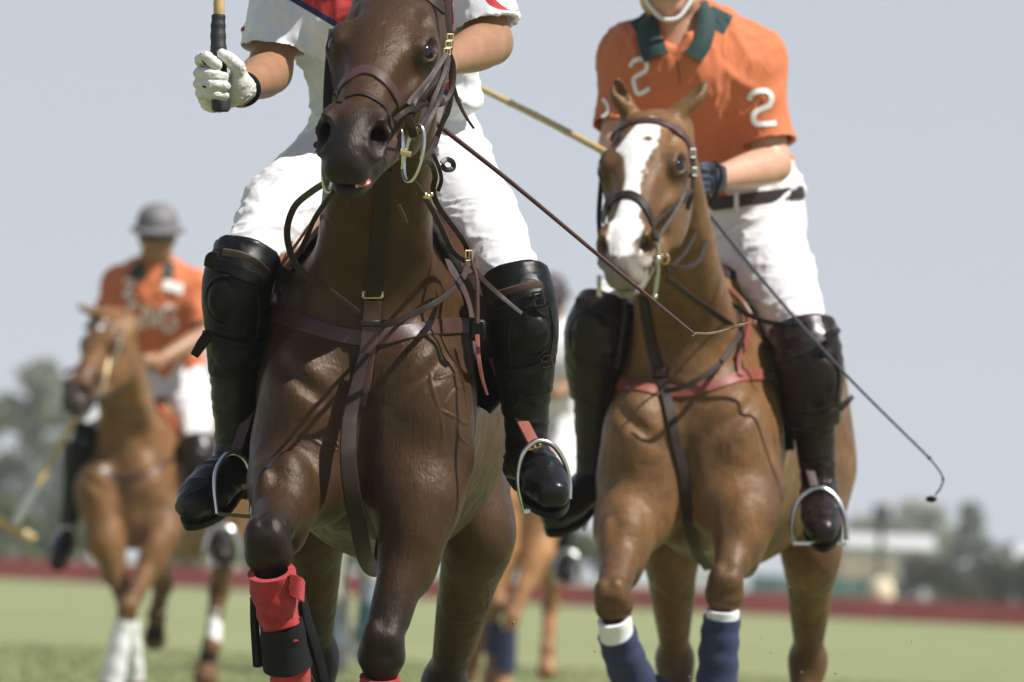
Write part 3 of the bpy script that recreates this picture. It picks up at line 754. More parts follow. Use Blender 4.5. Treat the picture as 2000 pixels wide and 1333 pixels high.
def shirt(pl, P, parent, mat, h, sleeve=0.55, wid=(0.175, 0.165), attrs=None, amp=0.007, tail=None, seed=0.0, fsc=(7, 7, 3.0), extra=None, carve=None):
    pts = [P['chest'], P['waist'], P['neck']] + [P['sh_' + s] for s in 'lr'] + [P['el_' + s] for s in 'lr']
    v = vol_of(pts, 0.26, h)
    v.cone(P['chest'], P['waist'], wid[0], wid[1], 0.06, e=(0, 1, 0), fac=0.70)
    v.ell(P['chest'] + np.array((0, 0, 0.0)), (wid[0] * 1.05, 0.135, 0.16), 0.06)
    v.cone(P['chest'], P['neck'], 0.12, 0.070, 0.05)
    if extra: extra(v)
    cuts = []
    for s in 'lr':
        a, e = P['sh_' + s], P['el_' + s]; d = nrm(e - a); hem = a + (e - a) * sleeve
        v.cone(P['chest'] * 0.45 + P['neck'] * 0.15 + a * 0.4, a, 0.085, 0.075, 0.06)
        v.chain([(*a, 0.076), (*(a * 0.55 + hem * 0.45), 0.069), (*(hem + d * 0.06), 0.074)], 0.05)
        cuts.append((a, hem, d))
    # open sleeve ends
    for a, hem, d in cuts:
        q = hem + d * 0.075; sd = nrm(np.cross(d, (0, 1, 0))); dd = np.cross(sd, d)
        v.ell(q, (0.16, 0.16, 0.075), 0.004, np.array([sd, dd, d]), sub=True)
        v.cone(hem - d * 0.07, hem + d * 0.02, 0.054, 0.064, 0.006, sub=True)
    if carve: carve(v)
    if tail is not None:
        v.ell(tail - np.array((0, 0, 0.12)), (0.40, 0.40, 0.12), 0.004, sub=True)
        v.cone(tail - np.array((0, 0, 0.02)), tail + np.array((0, 0, 0.05)), wid[1] * 0.86, wid[1] * 0.80, 0.01, e=(0, 1, 0), fac=0.70, sub=True)
    V_, F = v.mesh()
    V_ = folds(V_, v, amp, fsc, seed=seed, ax=np.array([[0.9, 0, 0.44], [0, 1, 0], [-0.44, 0, 0.9]]))
    V_ = folds(V_, v, amp * 0.45, np.array(fsc) * 2.4, seed=seed + 5, ax=np.array([[0.8, 0, -0.6], [0, 1, 0], [0.6, 0, 0.8]]))
    V_ = folds(V_, v, amp * 0.16, np.array(fsc) * 6, seed=seed + 15)
    at = attrs(V_) if attrs else {}
    return Surf(V_, F), build('shirt', V_, F, mat, parent, attrs=at)
def breeches(pl, P, parent, h, mid, amp=0.006, seed=0.0, mat='white_cloth', rad=(0.105, 0.092, 0.068)):
    pts = [P['waist']] + [P[k + s] for k in ('hip_', 'kn_') for s in 'lr']
    v = vol_of(pts, 0.22, h)
    v.cone(P['waist'], P['hip_l'] * 0.5 + P['hip_r'] * 0.5, 0.150, 0.155, 0.05, e=(0, 1, 0), fac=0.75)
    for s in 'lr':
        m = pl(*mid[s]); k = P['kn_' + s]
        v.chain([(*P['hip_' + s], rad[0]), (*m, rad[1]), (*k, rad[2])], 0.06); v.cone(k, k + (P['an_' + s] - k) * 0.12, rad[2], 0.050, 0.03)
    V_, F = v.mesh()
    V_ = folds(V_, v, amp, (5, 5, 13), seed=seed, ax=np.array([[0.8, 0, 0.6], [0, 1, 0], [-0.6, 0, 0.8]]))
    V_ = folds(V_, v, amp * 0.45, (13, 13, 30), seed=seed + 9)
    V_ = folds(V_, v, amp * 0.18, (34, 34, 60), seed=seed + 19)
    o = build('breeches', V_, F, mat, parent); return Surf(V_, F), o
def boot(pl, P, s, parent, mat, h=0.005, ball=None, heel=None):
    k, a, t = P['kn_' + s], P['an_' + s], P['to_' + s]; v = vol_of([k, a, t], 0.16, h); d = nrm(a - k)
    v.chain([(*(k + d * 0.02), 0.062), (*(k * 0.6 + a * 0.4), 0.058), (*(k * 0.25 + a * 0.75), 0.047), (*a, 0.043)], 0.03)
    f = nrm(t - a); dn = nrm(d - f * (f @ d)); sd = nrm(np.cross(f, dn)); hl = a + d * 0.052 - f * 0.015
    ax = np.array([sd, f, dn])
    v.ell(hl, (0.036, 0.045, 0.040), 0.03, ax)
    b = a * 0.35 + t * 0.65 + dn * 0.006
    v.chain([(*(a + d * 0.02), 0.042), (*(a * 0.65 + t * 0.35), 0.044), (*b, 0.046), (*(t - f * 0.02 + dn * 0.004), 0.034)], 0.025, e=sd, fac=1.08)
    # flat sole
    so = b + dn * 0.036
    v.cut(so, dn, 0.006)
    V_, F = v.mesh(); V_ = folds(V_, v, 0.0022, (20, 20, 34), seed=3.3 + ord(s))
    o = build('boot', V_, F, mat, parent)
    # welt and sole: outline swept round the foot
    L = np.linalg.norm(t - hl); n = 36; ring = []
    for i in range(n):
        an = 2 * math.pi * i / n; y = math.cos(an); x = math.sin(an)
        w = 0.038 + 0.012 * sst(np.array(y), -0.4, 0.5) - 0.004 * (y > 0.8)
        ring.append((x * w, 0.5 * L * y * 1.10 + 0.5 * L * 1.0))
    base = hl - dn * ((hl - so) @ dn) if False else None
    c0 = so - f * ((so - hl) @ f); V2 = []
    for dz in (-0.004, 0.005, 0.009):
        for (x, y) in ring: V2.append(c0 + sd * x * (1.06 if dz < 0.008 else 0.98) + f * (y - 0.01) + dn * dz)
    F2 = [(j * n + i, j * n + (i + 1) % n, (j + 1) * n + (i + 1) % n, (j + 1) * n + i) for j in range(2) for i in range(n)]
    F2 += [tuple(range(n)), tuple(2 * n + i for i in range(n))]
    MB().add(V2, F2).done('sole', 'leather_black', o)
    MB().box(hl + dn * (((so - hl) @ dn) + 0.016) - f * 0.004, ax, (0.034, 0.036, 0.012), 0.4).done('heel', 'leather_black', o)
    return v, o
def knee_guard(pl, P, s, parent, pad_px, mat='leather_black', h=0.005, r=0.072, out=0.0, up=0.07, dn=0.21, front=(0, -1, 0)):
    k, a = P['kn_' + s], P['an_' + s]; d = nrm(a - k); th = nrm(P['hip_' + s] - k)
    v = vol_of([k + th * 0.1, k + d * 0.25], 0.16, h)
    top = k + th * up * 0.75 - d * up * 0.35
    v.chain([(*top, r * 1.05), (*(k + d * 0.02), r * 1.06), (*(k + d * 0.13), r * 0.92), (*(k + d * dn), r * 0.84)], 0.03)
    # raised pads in front
    pc = v.hit(pl, pad_px[0], pad_px[1], -0.4, 0.6, 0.1)
    fr = nrm(front); fr = nrm(fr - d * (fr @ d)); sd = np.cross(d, fr); ax = np.array([sd, fr, d])
    v.ell(pc + fr * -0.010, (pad_px[2] / pl.s, 0.017, pad_px[3] / pl.s), 0.003, ax)
    v.ell(k + d * (dn - 0.035) + fr * r * 0.55, (0.045, 0.030, 0.035), 0.004, ax)
    v.cut(k + d * (dn + 0.015), d, 0.01); v.cut(top + (top - k) * 0.2, nrm(top - k - d * 0.02), 0.01)
    V_, F = v.mesh(); V_ = folds(V_, v, 0.0015, (22, 22, 22), seed=2.0); o = build('knee_guard', V_, F, mat, parent)
    rim = MB().tube([pc + 0.004 * -fr + sd * pad_px[2] * 1.12 / pl.s * math.cos(q) + d * pad_px[3] * 1.12 / pl.s * math.sin(q) - fr * 0.028 * abs(math.cos(q)) ** 2 for q in np.linspace(0, 2 * math.pi, 40)], 0.0035, 6, caps=False)
    rim.done('pad_piping', mat, o)
    return Surf(V_, F), o
def strap_on(v, pl, pts, w, mat, name, parent, y0=-0.6, y1=0.8, t=0.004, n=8, lift=0.0005, smooth_n=True, round_=False, default=None):
    """strap traced over a surface: pts (px, py[, dy used where the line leaves the surface])"""
    S = spline([(p[0], p[1]) for p in pts], n); m = MB(); P_ = []; Nn = []
    dys = spline([(p[2] if len(p) > 2 else -9, 0.0) for p in pts], n)[:, 0] if any(len(p) > 2 for p in pts) else np.full(len(S), -9.0)
    for (x, y), dy in zip(S, dys):
        h_ = v.hit(pl, x, y, y0, y1)
        P_.append(None if h_ is None else h_)
    # fill misses
    known = [i for i, p in enumerate(P_) if p is not None]
    for i, p in enumerate(P_):
        if p is None:
            if dys[i] > -8: P_[i] = pl(S[i][0], S[i][1], dys[i])
            elif known:
                j = min(known, key=lambda q: abs(q - i)); P_[i] = pl(S[i][0], S[i][1], P_[j][1] - pl.d0 + 0.02 * abs(i - j))
            else: P_[i] = pl(S[i][0], S[i][1], default or 0.0)
    P_ = np.array(P_); Q = P_.copy()
    for _ in range(2): Q[1:-1] = 0.25 * Q[:-2] + 0.5 * Q[1:-1] + 0.25 * Q[2:]
    g = v.grad(P_, 0.012); L = np.linalg.norm(g, axis=1)
    for i in range(len(P_)): Nn.append(g[i] / L[i] if L[i] > 0.3 else np.array((0, -1.0, 0.1)))
    Nn = np.array(Nn); Nn[:, 1] = np.minimum(Nn[:, 1], -0.15)
    for _ in range(3): Nn[1:-1] = 0.25 * Nn[:-2] + 0.5 * Nn[1:-1] + 0.25 * Nn[2:]
    W_ = np.asarray(w, float) / pl.s
    if W_.ndim: W_ = np.interp(np.linspace(0, 1, len(Q)), np.linspace(0, 1, len(W_)), W_)
    if round_: m.tube(Q + Nn * np.mean(W_) * 0.5, W_ * 0.5, 8)
    else: m.ribbon(Q, Nn, W_, t, lift)
    return m.done(name, mat, parent), Q, Nn
def free_strap(pl, pts, w, mat, name, parent, t=0.004, n=8, normal=(0, -1, -0.12), round_=False):
    Q = spline([pl(*p) for p in pts], n); W_ = np.asarray(w, float) / pl.s
    if W_.ndim: W_ = np.interp(np.linspace(0, 1, len(Q)), np.linspace(0, 1, len(W_)), W_)
    m = MB()
    if round_: m.tube(Q, W_ * 0.5 if np.ndim(W_) else W_ * 0.5, 8)
    else: m.ribbon(Q, np.tile(nrm(normal), (len(Q), 1)), W_, t)
    return m.done(name, mat, parent)
def buckle(c, n, t, w, hgt, mat, parent, name='buckle', r=0.0022):
    """rectangular ring: n normal, t along the strap"""
    n = nrm(n); t = nrm(np.asarray(t) - n * (n @ t)); b = np.cross(t, n); m = MB(); c = np.asarray(c) + n * 0.005
    q = [c + b * w * x + t * hgt * y for x, y in ((-1, -1), (1, -1), (1, 1), (-1, 1))]
    for i in range(4): m.tube([q[i], q[(i + 1) % 4]], r, 8)
    m.tube([c - t * hgt, c + t * hgt * 0.9 + n * 0.003], r * 0.8, 6); return m.done(name, mat, parent)
def loft(A, Bc, t, name, mat, parent, rows=4, n=8, normal=None, bulge=0.0):
    """thick sheet between two curves (lists of local points)"""
    A = spline(A, n); Bc = spline(Bc, n); m = min(len(A), len(Bc)); A = A[:m]; Bc = Bc[:m]; G = []
    for j in range(rows + 1):
        q = j / rows; G.append(A * (1 - q) + Bc * q)
    G = np.array(G); du = np.gradient(G, axis=1); dv = np.gradient(G, axis=0); Nn = np.cross(du, dv); Nn /= np.linalg.norm(Nn, axis=2, keepdims=True) + 1e-9
    if normal is not None:
        if (Nn.mean((0, 1)) @ np.asarray(normal)) < 0: Nn = -Nn
    q = np.linspace(0, 1, rows + 1)[:, None, None]; G = G + Nn * bulge * (4 * q * (1 - q))
    top = (G + Nn * t / 2).reshape(-1, 3); bot = (G - Nn * t / 2).reshape(-1, 3); K = len(top); F = []
    for j in range(rows):
        for i in range(m - 1):
            a = j * m + i; F.append((a, a + 1, a + m + 1, a + m)); F.append((K + a, K + a + m, K + a + m + 1, K + a + 1))
    for i in range(m - 1):
        F.append((i, K + i, K + i + 1, i + 1)); a = rows * m + i; F.append((a, a + 1, K + a + 1, K + a))
    for j in range(rows):
        a = j * m; F.append((a, a + m, K + a + m, K + a)); a = j * m + m - 1; F.append((a, K + a, K + a + m, a + m))
    return MB().add(np.vstack([top, bot]), F).done(name, mat, parent)

# ---- rider in white on the dark bay
R1 = dict(chest=(742, -60, 0.48), waist=(768, 215, 0.60), neck=(745, -220, 0.40), head=(745, -330, 0.34),
          sh_l=(562, -90, 0.46), el_l=(527, 140, 0.42), wr_l=(480, 168, 0.18), sh_r=(905, -90, 0.46), el_r=(958, 84, 0.40), wr_r=(868, 122, 0.12),
          hip_l=(680, 315, 0.62), hip_r=(858, 305, 0.62), kn_l=(462, 545, 0.20), kn_r=(1022, 595, 0.20),
          an_l=(462, 905, 0.30), an_r=(1030, 890, 0.28), to_l=(368, 990, 0.12), to_r=(1083, 965, 0.06))
p1 = thing('person', PL1(760, 330, 0.62), 'rider in white shirt and white breeches on the dark bay horse, gripping an upright mallet', 'person', 'polo riders')
P1, Hh1, Hax1 = rider_body(PL1, R1, p1, 'skin_tan', 0.0055)
helmet(Hh1, Hax1, p1, 'helmet_dark')
a_ = PL1(565, 0, 0.35); b_ = PL1(668, 62, 0.35)
def shirt1_attrs(V_):
    d = nrm(b_ - a_); q = V_ - a_; n = np.array((d[2], 0, -d[0])); n = n if n[2] > 0 else -n; sd = q @ n       # >0 above the line
    r = -(sd - 0.012); nv = -sd
    far = (V_[:, 0] < PL1(562, 0, .4)[0]) | (V_[:, 0] > PL1(885, 0, .4)[0]); r = np.where(far, 0.05, r); nv = np.where(far, 0.05, nv)
    # swoosh on the sleeve
    c = PL1(1003, -35, 0.40); dx = V_[:, 0] - c[0]; dz = V_[:, 2] - c[2]; ra = np.sqrt(dx ** 2 + dz ** 2)
    sw = np.abs(ra - 0.060 + 0.02 * (dx + 0.03)) - 0.010 * np.clip((-dx) / 0.05, 0.15, 1)
    sw = np.where((dx < 0.03) & (dz < 0.03) & (V_[:, 0] > PL1(930, 0, .4)[0]), sw, 0.05); r = np.minimum(r, sw)
    c2 = PL1(468, 56, 0.40); bx = np.maximum(np.abs(V_[:, 0] - c2[0]) - 0.007, np.abs(V_[:, 2] - c2[2]) - 0.005); r = np.minimum(r, bx)
    nv = np.minimum(nv, np.maximum(np.abs(V_[:, 0] - c2[0]) - 0.010, np.abs(V_[:, 2] - c2[2]) - 0.005))
    c3 = PL1(462, 0, 0.40); r = np.minimum(r, np.maximum(np.abs(V_[:, 0] - c3[0]) - 0.010, c3[2] - 0.012 - V_[:, 2] + 0.6 * (V_[:, 0] - c3[0])))
    return {'red': r, 'navy': nv}
def s1x(v):
    v.cone(PL1(640, 40, 0.42), PL1(622, 185, 0.50), 0.06, 0.045, 0.05); v.cone(PL1(880, 60, 0.46), PL1(905, 190, 0.52), 0.055, 0.035, 0.05)
V1s, sh1 = shirt(PL1, P1, p1, 'shirt_white', 0.005, sleeve=0.80, attrs=shirt1_attrs, amp=0.010, extra=s1x, tail=PL1(768, 262, 0.6))
V1b, br1 = breeches(PL1, P1, p1, 0.005, {'l': (560, 410, 0.42), 'r': (935, 440, 0.42)}, amp=0.0058, rad=(0.10, 0.088, 0.049))
boot(PL1, P1, 'l', p1, 'boot_black'); boot(PL1, P1, 'r', p1, 'boot_black')
kgl = knee_guard(PL1, P1, 'l', p1, (438, 588, 32, 44), r=0.068, dn=0.19)
kgr = knee_guard(PL1, P1, 'r', p1, (1040, 655, 34, 40), r=0.068, dn=0.17)

# ---- rider in orange on the chestnut
R2 = dict(chest=(1350, 140, 0.42), waist=(1450, 372, 0.58), neck=(1322, 55, 0.40), head=(1302, -58, 0.35),
          sh_l=(1232, 118, 0.44), el_l=(1205, 285, 0.36), wr_l=(1262, 345, 0.10), sh_r=(1468, 122, 0.44), el_r=(1510, 322, 0.38), wr_r=(1402, 348, 0.16),
          hip_l=(1400, 440, 0.62), hip_r=(1478, 435, 0.62), kn_l=(1168, 640, 0.20), kn_r=(1578, 690, 0.20),
          an_l=(1158, 945, 0.30), an_r=(1600, 955, 0.28), to_l=(1075, 1012, 0.12), to_r=(1607, 1040, 0.02))
p2 = thing('person', PL2(1450, 440, 0.62), 'rider in orange shirt numbered 2 with dark green collar, on the blazed chestnut horse', 'person', 'polo riders')
P2, Hh2, Hax2 = rider_body(PL2, R2, p2, 'skin_fair', 0.0055)
helmet(Hh2, Hax2, p2, 'helmet_grey')
def shirt2_attrs(V_):
    g = np.full(len(V_), 0.05)
    for a, b in (((1240, 62), (1278, 40)), ((1380, 30), (1422, 52))):
        A = PL2(*a, 0.4); B = PL2(*b, 0.4); d = nrm(B - A); q = V_ - A; t = q @ np.array((d[0], 0, d[2])); n = q @ np.array((d[2], 0, -d[0]))
        L = np.linalg.norm(B - A); g = np.minimum(g, np.maximum(np.abs(n) - 0.028, np.abs(t - L / 2) - L / 2))
    return {'green': g}
def neck2(v):      # open collar
    v.cone(PL2(1322, 40, 0.33), PL2(1318, 84, 0.285), 0.050, 0.014, 0.006, sub=True); v.cone(PL2(1326, 0, 0.38), PL2(1322, 40, 0.34), 0.075, 0.056, 0.01, sub=True)
V2s, sh2 = shirt(PL2, P2, p2, 'shirt_orange', 0.0055, sleeve=0.78, wid=(0.165, 0.145), attrs=shirt2_attrs, amp=0.010, seed=4.0, carve=neck2)
V2b, br2 = breeches(PL2, P2, p2, 0.0055, {'l': (1270, 545, 0.42), 'r': (1520, 555, 0.42)}, amp=0.0062, seed=2.0, rad=(0.115, 0.098, 0.062))
boot(PL2, P2, 'l', p2, 'boot_brown'); boot(PL2, P2, 'r', p2, 'boot_brown')
kg2l = knee_guard(PL2, P2, 'l', p2, (1150, 660, 34, 50), 'boot_brown', r=0.080, dn=0.17)
kg2r = knee_guard(PL2, P2, 'r', p2, (1600, 745, 36, 48), 'boot_brown', r=0.082, dn=0.17)

# ------------------------------------------------------------------ tack of the dark bay
def S1(pts, w, mat, name, parent=h1, **kw): return strap_on(H1.v, PL1, pts, w, mat, name, parent, **dict(dict(y0=-0.95, y1=0.6), **kw))
nb, q_, n_ = S1([(660, 190), (668, 168), (690, 146), (712, 138), (736, 145), (760, 168), (783, 205)], 27, 'leather_brown', 'noseband', t=0.005)
S1([(662, 202), (676, 191), (701, 184), (725, 191), (750, 210), (760, 232), (764, 252)], 11, 'leather_dark', 'drop_noseband', t=0.004)
S1([(720, -22), (760, -22), (830, -6), (866, 20)], 26, 'leather_dark', 'browband', t=0.005)
S1([(876, 60), (874, 90), (862, 130), (838, 165), (805, 192), (790, 210)], 10, 'leather_dark', 'cheek_strap', t=0.004)
S1([(880, 80), (878, 100), (866, 150), (842, 190), (812, 214), (800, 236)], 9, 'leather_dark', 'cheek_strap', t=0.004)
fs = lambda pts, w, mat, name, parent=h1, **kw: free_strap(PL1, pts, w, mat, name, parent, **kw)
fs([(874, -20, -0.40), (876, 40, -0.44), (880, 75, -0.47), (874, 105, -0.50)], 12, 'leather_dark', 'cheek_strap')
fs([(875, 100, -0.52), (868, 140, -0.56), (848, 190, -0.60), (832, 230, -0.62), (806, 262, -0.64)], 9, 'leather_dark', 'gag_strap')
fs([(872, 104, -0.53), (840, 150, -0.58), (806, 190, -0.64), (796, 206, -0.66)], 9, 'leather_dark', 'gag_strap')
fs([(876, 108, -0.52), (856, 160, -0.57), (838, 188, -0.58), (848, 205, -0.57), (868, 200, -0.55), (884, 170, -0.53), (886, 130, -0.52), (878, 104, -0.52)], 9, 'leather_dark', 'gag_strap')
fs([(880, 110, -0.50), (882, 170, -0.50), (876, 215, -0.50), (862, 245, -0.50), (846, 290, -0.50), (826, 306, -0.54)], 10, 'leather_dark', 'gag_strap')
fs([(880, 115, -0.50), (884, 160, -0.47), (894, 195, -0.46), (908, 225, -0.46), (926, 252, -0.46)], [9, 8, 5], 'leather_brown', 'strap_end')
fs([(648, 60, -0.40), (642, 110, -0.46), (638, 168, -0.52), (637, 225, -0.58), (640, 270, -0.62)], 12, 'leather_dark', 'cheek_strap')
fs([(652, 100, -0.44), (648, 150, -0.50), (645, 200, -0.55), (646, 230, -0.60)], 8, 'leather_dark', 'gag_strap')
fs([(873, 106, -0.535), (850, 142, -0.57), (828, 176, -0.60), (812, 196, -0.64), (800, 226, -0.66), (796, 250, -0.66)], 8, 'leather_dark', 'gag_strap')
fs([(878, 108, -0.515), (868, 160, -0.55), (856, 200, -0.57), (838, 236, -0.60), (822, 262, -0.64)], 9, 'leather_dark', 'gag_strap')
fs([(800, 208, -0.66), (826, 204, -0.62), (846, 206, -0.58), (866, 196, -0.55)], 9, 'leather_dark', 'gag_strap')
fs([(770, 236, -0.70), (786, 222, -0.69), (800, 214, -0.67), (816, 212, -0.65)], 11, 'leather_dark', 'cheek_strap')
fs([(796, 226, -0.68), (804, 250, -0.68), (808, 268, -0.675)], 16, 'leather_dark', 'bit_strap')
fs([(846, 300, -0.48), (858, 330, -0.40), (862, 352, -0.36), (856, 372, -0.34)], 8, 'leather_dark', 'rein')
for q in ((878, 74, -0.50), (875, 88, -0.51), (872, 102, -0.53)):
    buckle(PL1(*q), (0.3, -1, 0.1), (0, 0, 1), 0.006, 0.006, 'brass', h1, r=0.0018)
# bit: oblong gag ring and cheek plate
fr_ = np.array([nrm((0.35, 0.15, 1.0)), nrm((1, -0.4, 0)), (0, -1, 0)])
c_ = PL1(808, 300, -0.66)
bit = MB().tube([c_ + np.array((0.017 * math.cos(a) * (1.0) + 0.010 * math.sin(a), -0.01 * math.cos(a), 0.054 * math.sin(a))) for a in np.linspace(0, 2 * math.pi, 40)], 0.0042, 8, caps=False).done('bit_ring', 'steel', h1)
MB().ball(PL1(785, 292, -0.66), (0.006, 0.008, 0.040)).done('bit_plate', 'steel', h1)
MB().tube([PL1(782, 297, -0.68), PL1(803, 302, -0.68)], 0.0062, 10).done('bit_roller', 'brass', h1)
MB().tube([PL1(640, 330, -0.66) + np.array((0.010 * math.cos(a), 0.004 * math.cos(a), 0.045 * math.sin(a))) for a in np.linspace(0, 2 * math.pi, 30)], 0.004, 8, caps=False).done('bit_ring', 'steel', h1)
fs([(636, 272, -0.60), (616, 282, -0.58), (622, 290, -0.58), (640, 300, -0.6)], 7, 'leather_dark', 'strap_end')
# reins
fs([(806, 352, -0.64), (822, 375, -0.55), (842, 405, -0.40), (862, 445, -0.20), (884, 490, 0.0), (912, 512, 0.12)], 11, 'leather_dark', 'rein')
fs([(820, 310, -0.62), (842, 320, -0.5), (850, 345, -0.40), (846, 372, -0.35), (858, 405, -0.25), (905, 470, 0.10), (916, 505, 0.16)], 11, 'leather_dark', 'rein')
fs([(818, 316, -0.64), (836, 300, -0.6), (852, 270, -0.5), (866, 235, -0.35), (876, 200, -0.2)], 10, 'leather_dark', 'rein')
fs([(645, 352, -0.64), (612, 372, -0.50), (580, 398, -0.36), (565, 428, -0.28), (561, 462, -0.22), (572, 505, -0.16), (600, 540, -0.12), (648, 572, -0.10), (700, 612, -0.09)], 13, 'leather_dark', 'rein')
fs([(652, 372, -0.6), (632, 400, -0.4), (612, 432, -0.1), (596, 470, 0.08), (570, 520, 0.14)], 10, 'leather_dark', 'rein')
fs([(742, 632, -0.09), (770, 630, -0.09), (806, 613, -0.08), (846, 594, -0.06), (886, 565, 0.0), (908, 534, 0.06), (914, 505, 0.11)], 13, 'leather_dark', 'rein')
fs([(912, 505, 0.14), (940, 545, 0.06), (975, 578, 0.02), (1018, 614, 0.02)], [12, 12, 9], 'leather_dark', 'rein_end', normal=(0.3, -1, 0.5))
buckle(PL1(914, 500, 0.10), (0.3, -1, 0), (0, 0, 1), 0.007, 0.010, 'brass', h1)
MB().ball(PL1(830, 382, -0.52), 0.007).ball(PL1(836, 384, -0.52), 0.006).ball(PL1(842, 380, -0.52), 0.005).done('rein_stud', 'brass', h1)
fs([(778, 400, -0.30), (786, 418, -0.28), (794, 436, -0.27)], [8, 8, 6], 'leather_brown', 'strap_end')
fs([(862, 320, -0.2), (872, 312, -0.19), (884, 318, -0.18), (884, 330, -0.18), (870, 332, -0.19), (862, 322, -0.2)], 10, 'leather_black', 'strap_loop', normal=(0.2, -1, 0.3))
# breastplate
bp_, q_, n_ = S1([(508, 610), (540, 615), (574, 626), (637, 648), (700, 660), (736, 660), (790, 651), (858, 640), (916, 637), (938, 640)], 33, 'leather_brown', 'breastplate', t=0.006, y0=-0.4)
for c in ((524, 610), (933, 645)):
    p = H1.v.hit(PL1, c[0], c[1], -0.4, 0.6, 0.1); MB().box(p + np.array((0, -0.008, 0)), np.eye(3), (0.017, 0.010, 0.022), 0.5).done('strap_loop', 'leather_black', bp_)
ns_, q_, n_ = S1([(750, 330), (747, 395), (742, 460), (737, 515), (729, 574), (725, 620)], 32, 'leather_dark', 'neck_strap', t=0.006, y0=-0.22, lift=0.003)
buckle(H1.v.hit(PL1, 728, 577, -0.3, 0.5), (0, -1, 0.2), (0, 0, 1), 0.019, 0.006, 'brass', ns_, r=0.003)
ts_, q_, n_ = S1([(728, 585), (722, 650), (717, 700), (713, 745), (708, 792)], [33, 33, 31, 28, 14], 'leather_brown', 'strap_tongue', t=0.005, y0=-0.4, lift=0.009)
for yy in (700, 722, 746, 770):
    p = H1.v.hit(PL1, 718 - (yy - 690) * 0.09, yy, -0.4, 0.5); MB().ball(p + np.array((0, -0.0135, 0)), (0.0028, 0.001, 0.0028)).done('strap_hole', 'leather_black', ts_)
MB().box(H1.v.hit(PL1, 724, 632, -0.3, 0.5) + np.array((0, -0.012, 0)), np.eye(3), (0.022, 0.006, 0.007), 0.5).done('strap_keeper', 'leather_dark', ns_)
fs([(712, 690, -0.01), (700, 740, -0.02), (686, 800, -0.035), (681, 840, -0.05), (680, 900, -0.07), (688, 970, -0.06), (700, 1030, 0.0), (712, 1085, 0.08), (726, 1110, 0.18), (742, 1102, 0.28), (748, 1060, 0.36)], [24, 26, 28, 31, 32, 33, 34, 34, 34, 34, 34, 30], 'leather_dark', 'martingale', normal=(0.12, -1, 0.1), t=0.006)
S1([(534, 597), (543, 560), (553, 530), (572, 495), (592, 460), (626, 425)], 11, 'leather_tan', 'breastplate_strap', y0=-0.2, lift=0.006)
S1([(926, 632), (926, 590), (924, 545), (914, 510)], 11, 'leather_brown', 'breastplate_strap', y0=-0.3, lift=0.006)
fs([(932, 655, 0.06), (935, 700, 0.04), (942, 740, 0.04), (952, 772, 0.04)], [9, 8, 5], 'leather_red', 'strap_end')
# veins of the chest and forearm, as raised cords under the coat
def veins(hs, pl, lines, parent, col, w=13, hgt=0.0021):
    prof = [(-1, -0.25), (-0.6, 0.35), (-0.25, 0.85), (0, 1.0), (0.25, 0.85), (0.6, 0.35), (1, -0.25)]; m = len(prof)
    for L_ in lines:
        V_ = []; S = spline(L_, 6); P_ = [hs.v.hit(pl, x, y, -0.6, 1.9) for x, y in S]; P_ = np.array([p for p in P_ if p is not None])
        if len(P_) < 4: continue
        g = hs.v.grad(P_, 0.01); g /= np.linalg.norm(g, axis=1, keepdims=True) + 1e-9
        T = np.gradient(P_, axis=0); T /= np.linalg.norm(T, axis=1, keepdims=True) + 1e-9
        for i in range(len(P_)):
            k = math.sin(math.pi * (i + 0.6) / (len(P_) + 0.2)) ** 0.5; b = nrm(np.cross(T[i], g[i]))
            for u, z in prof: V_.append(P_[i] + b * u * w * 0.5 / pl.s * (0.6 + 0.5 * k) + g[i] * z * hgt * k)
        F = [(i * m + a, (i + 1) * m + a, (i + 1) * m + a + 1, i * m + a + 1) for i in range(len(P_) - 1) for a in range(m - 1)]
        V_ = np.array(V_); n1 = fbm(V_ * 7, 3)
        build('vein', V_, np.array(F), 'coat', parent, attrs={'coat': np.array(col) * (1 + 0.22 * n1)[:, None]})
veins(H1, PL1, [[(835, 742), (868, 735), (900, 722)], [(845, 700), (842, 735), (848, 770), (858, 800)], [(858, 800), (888, 815), (912, 826), (922, 800)], [(858, 800), (866, 850), (858, 890)],
                [(870, 790), (892, 760), (918, 752)], [(888, 815), (896, 850), (915, 870)],
                [(630, 845), (650, 862), (664, 872), (660, 850)], [(600, 852), (632, 872), (660, 880)],
                
                [(910, 1150), (935, 1165), (948, 1200)], [(905, 1180), (925, 1205), (945, 1215)], [(895, 1215), (915, 1215), (940, 1235)], [(890, 1240), (912, 1250), (936, 1255)],
                [(948, 1130), (955, 1160), (950, 1200), (944, 1230)]], h1, (0.056, 0.0275, 0.0110))
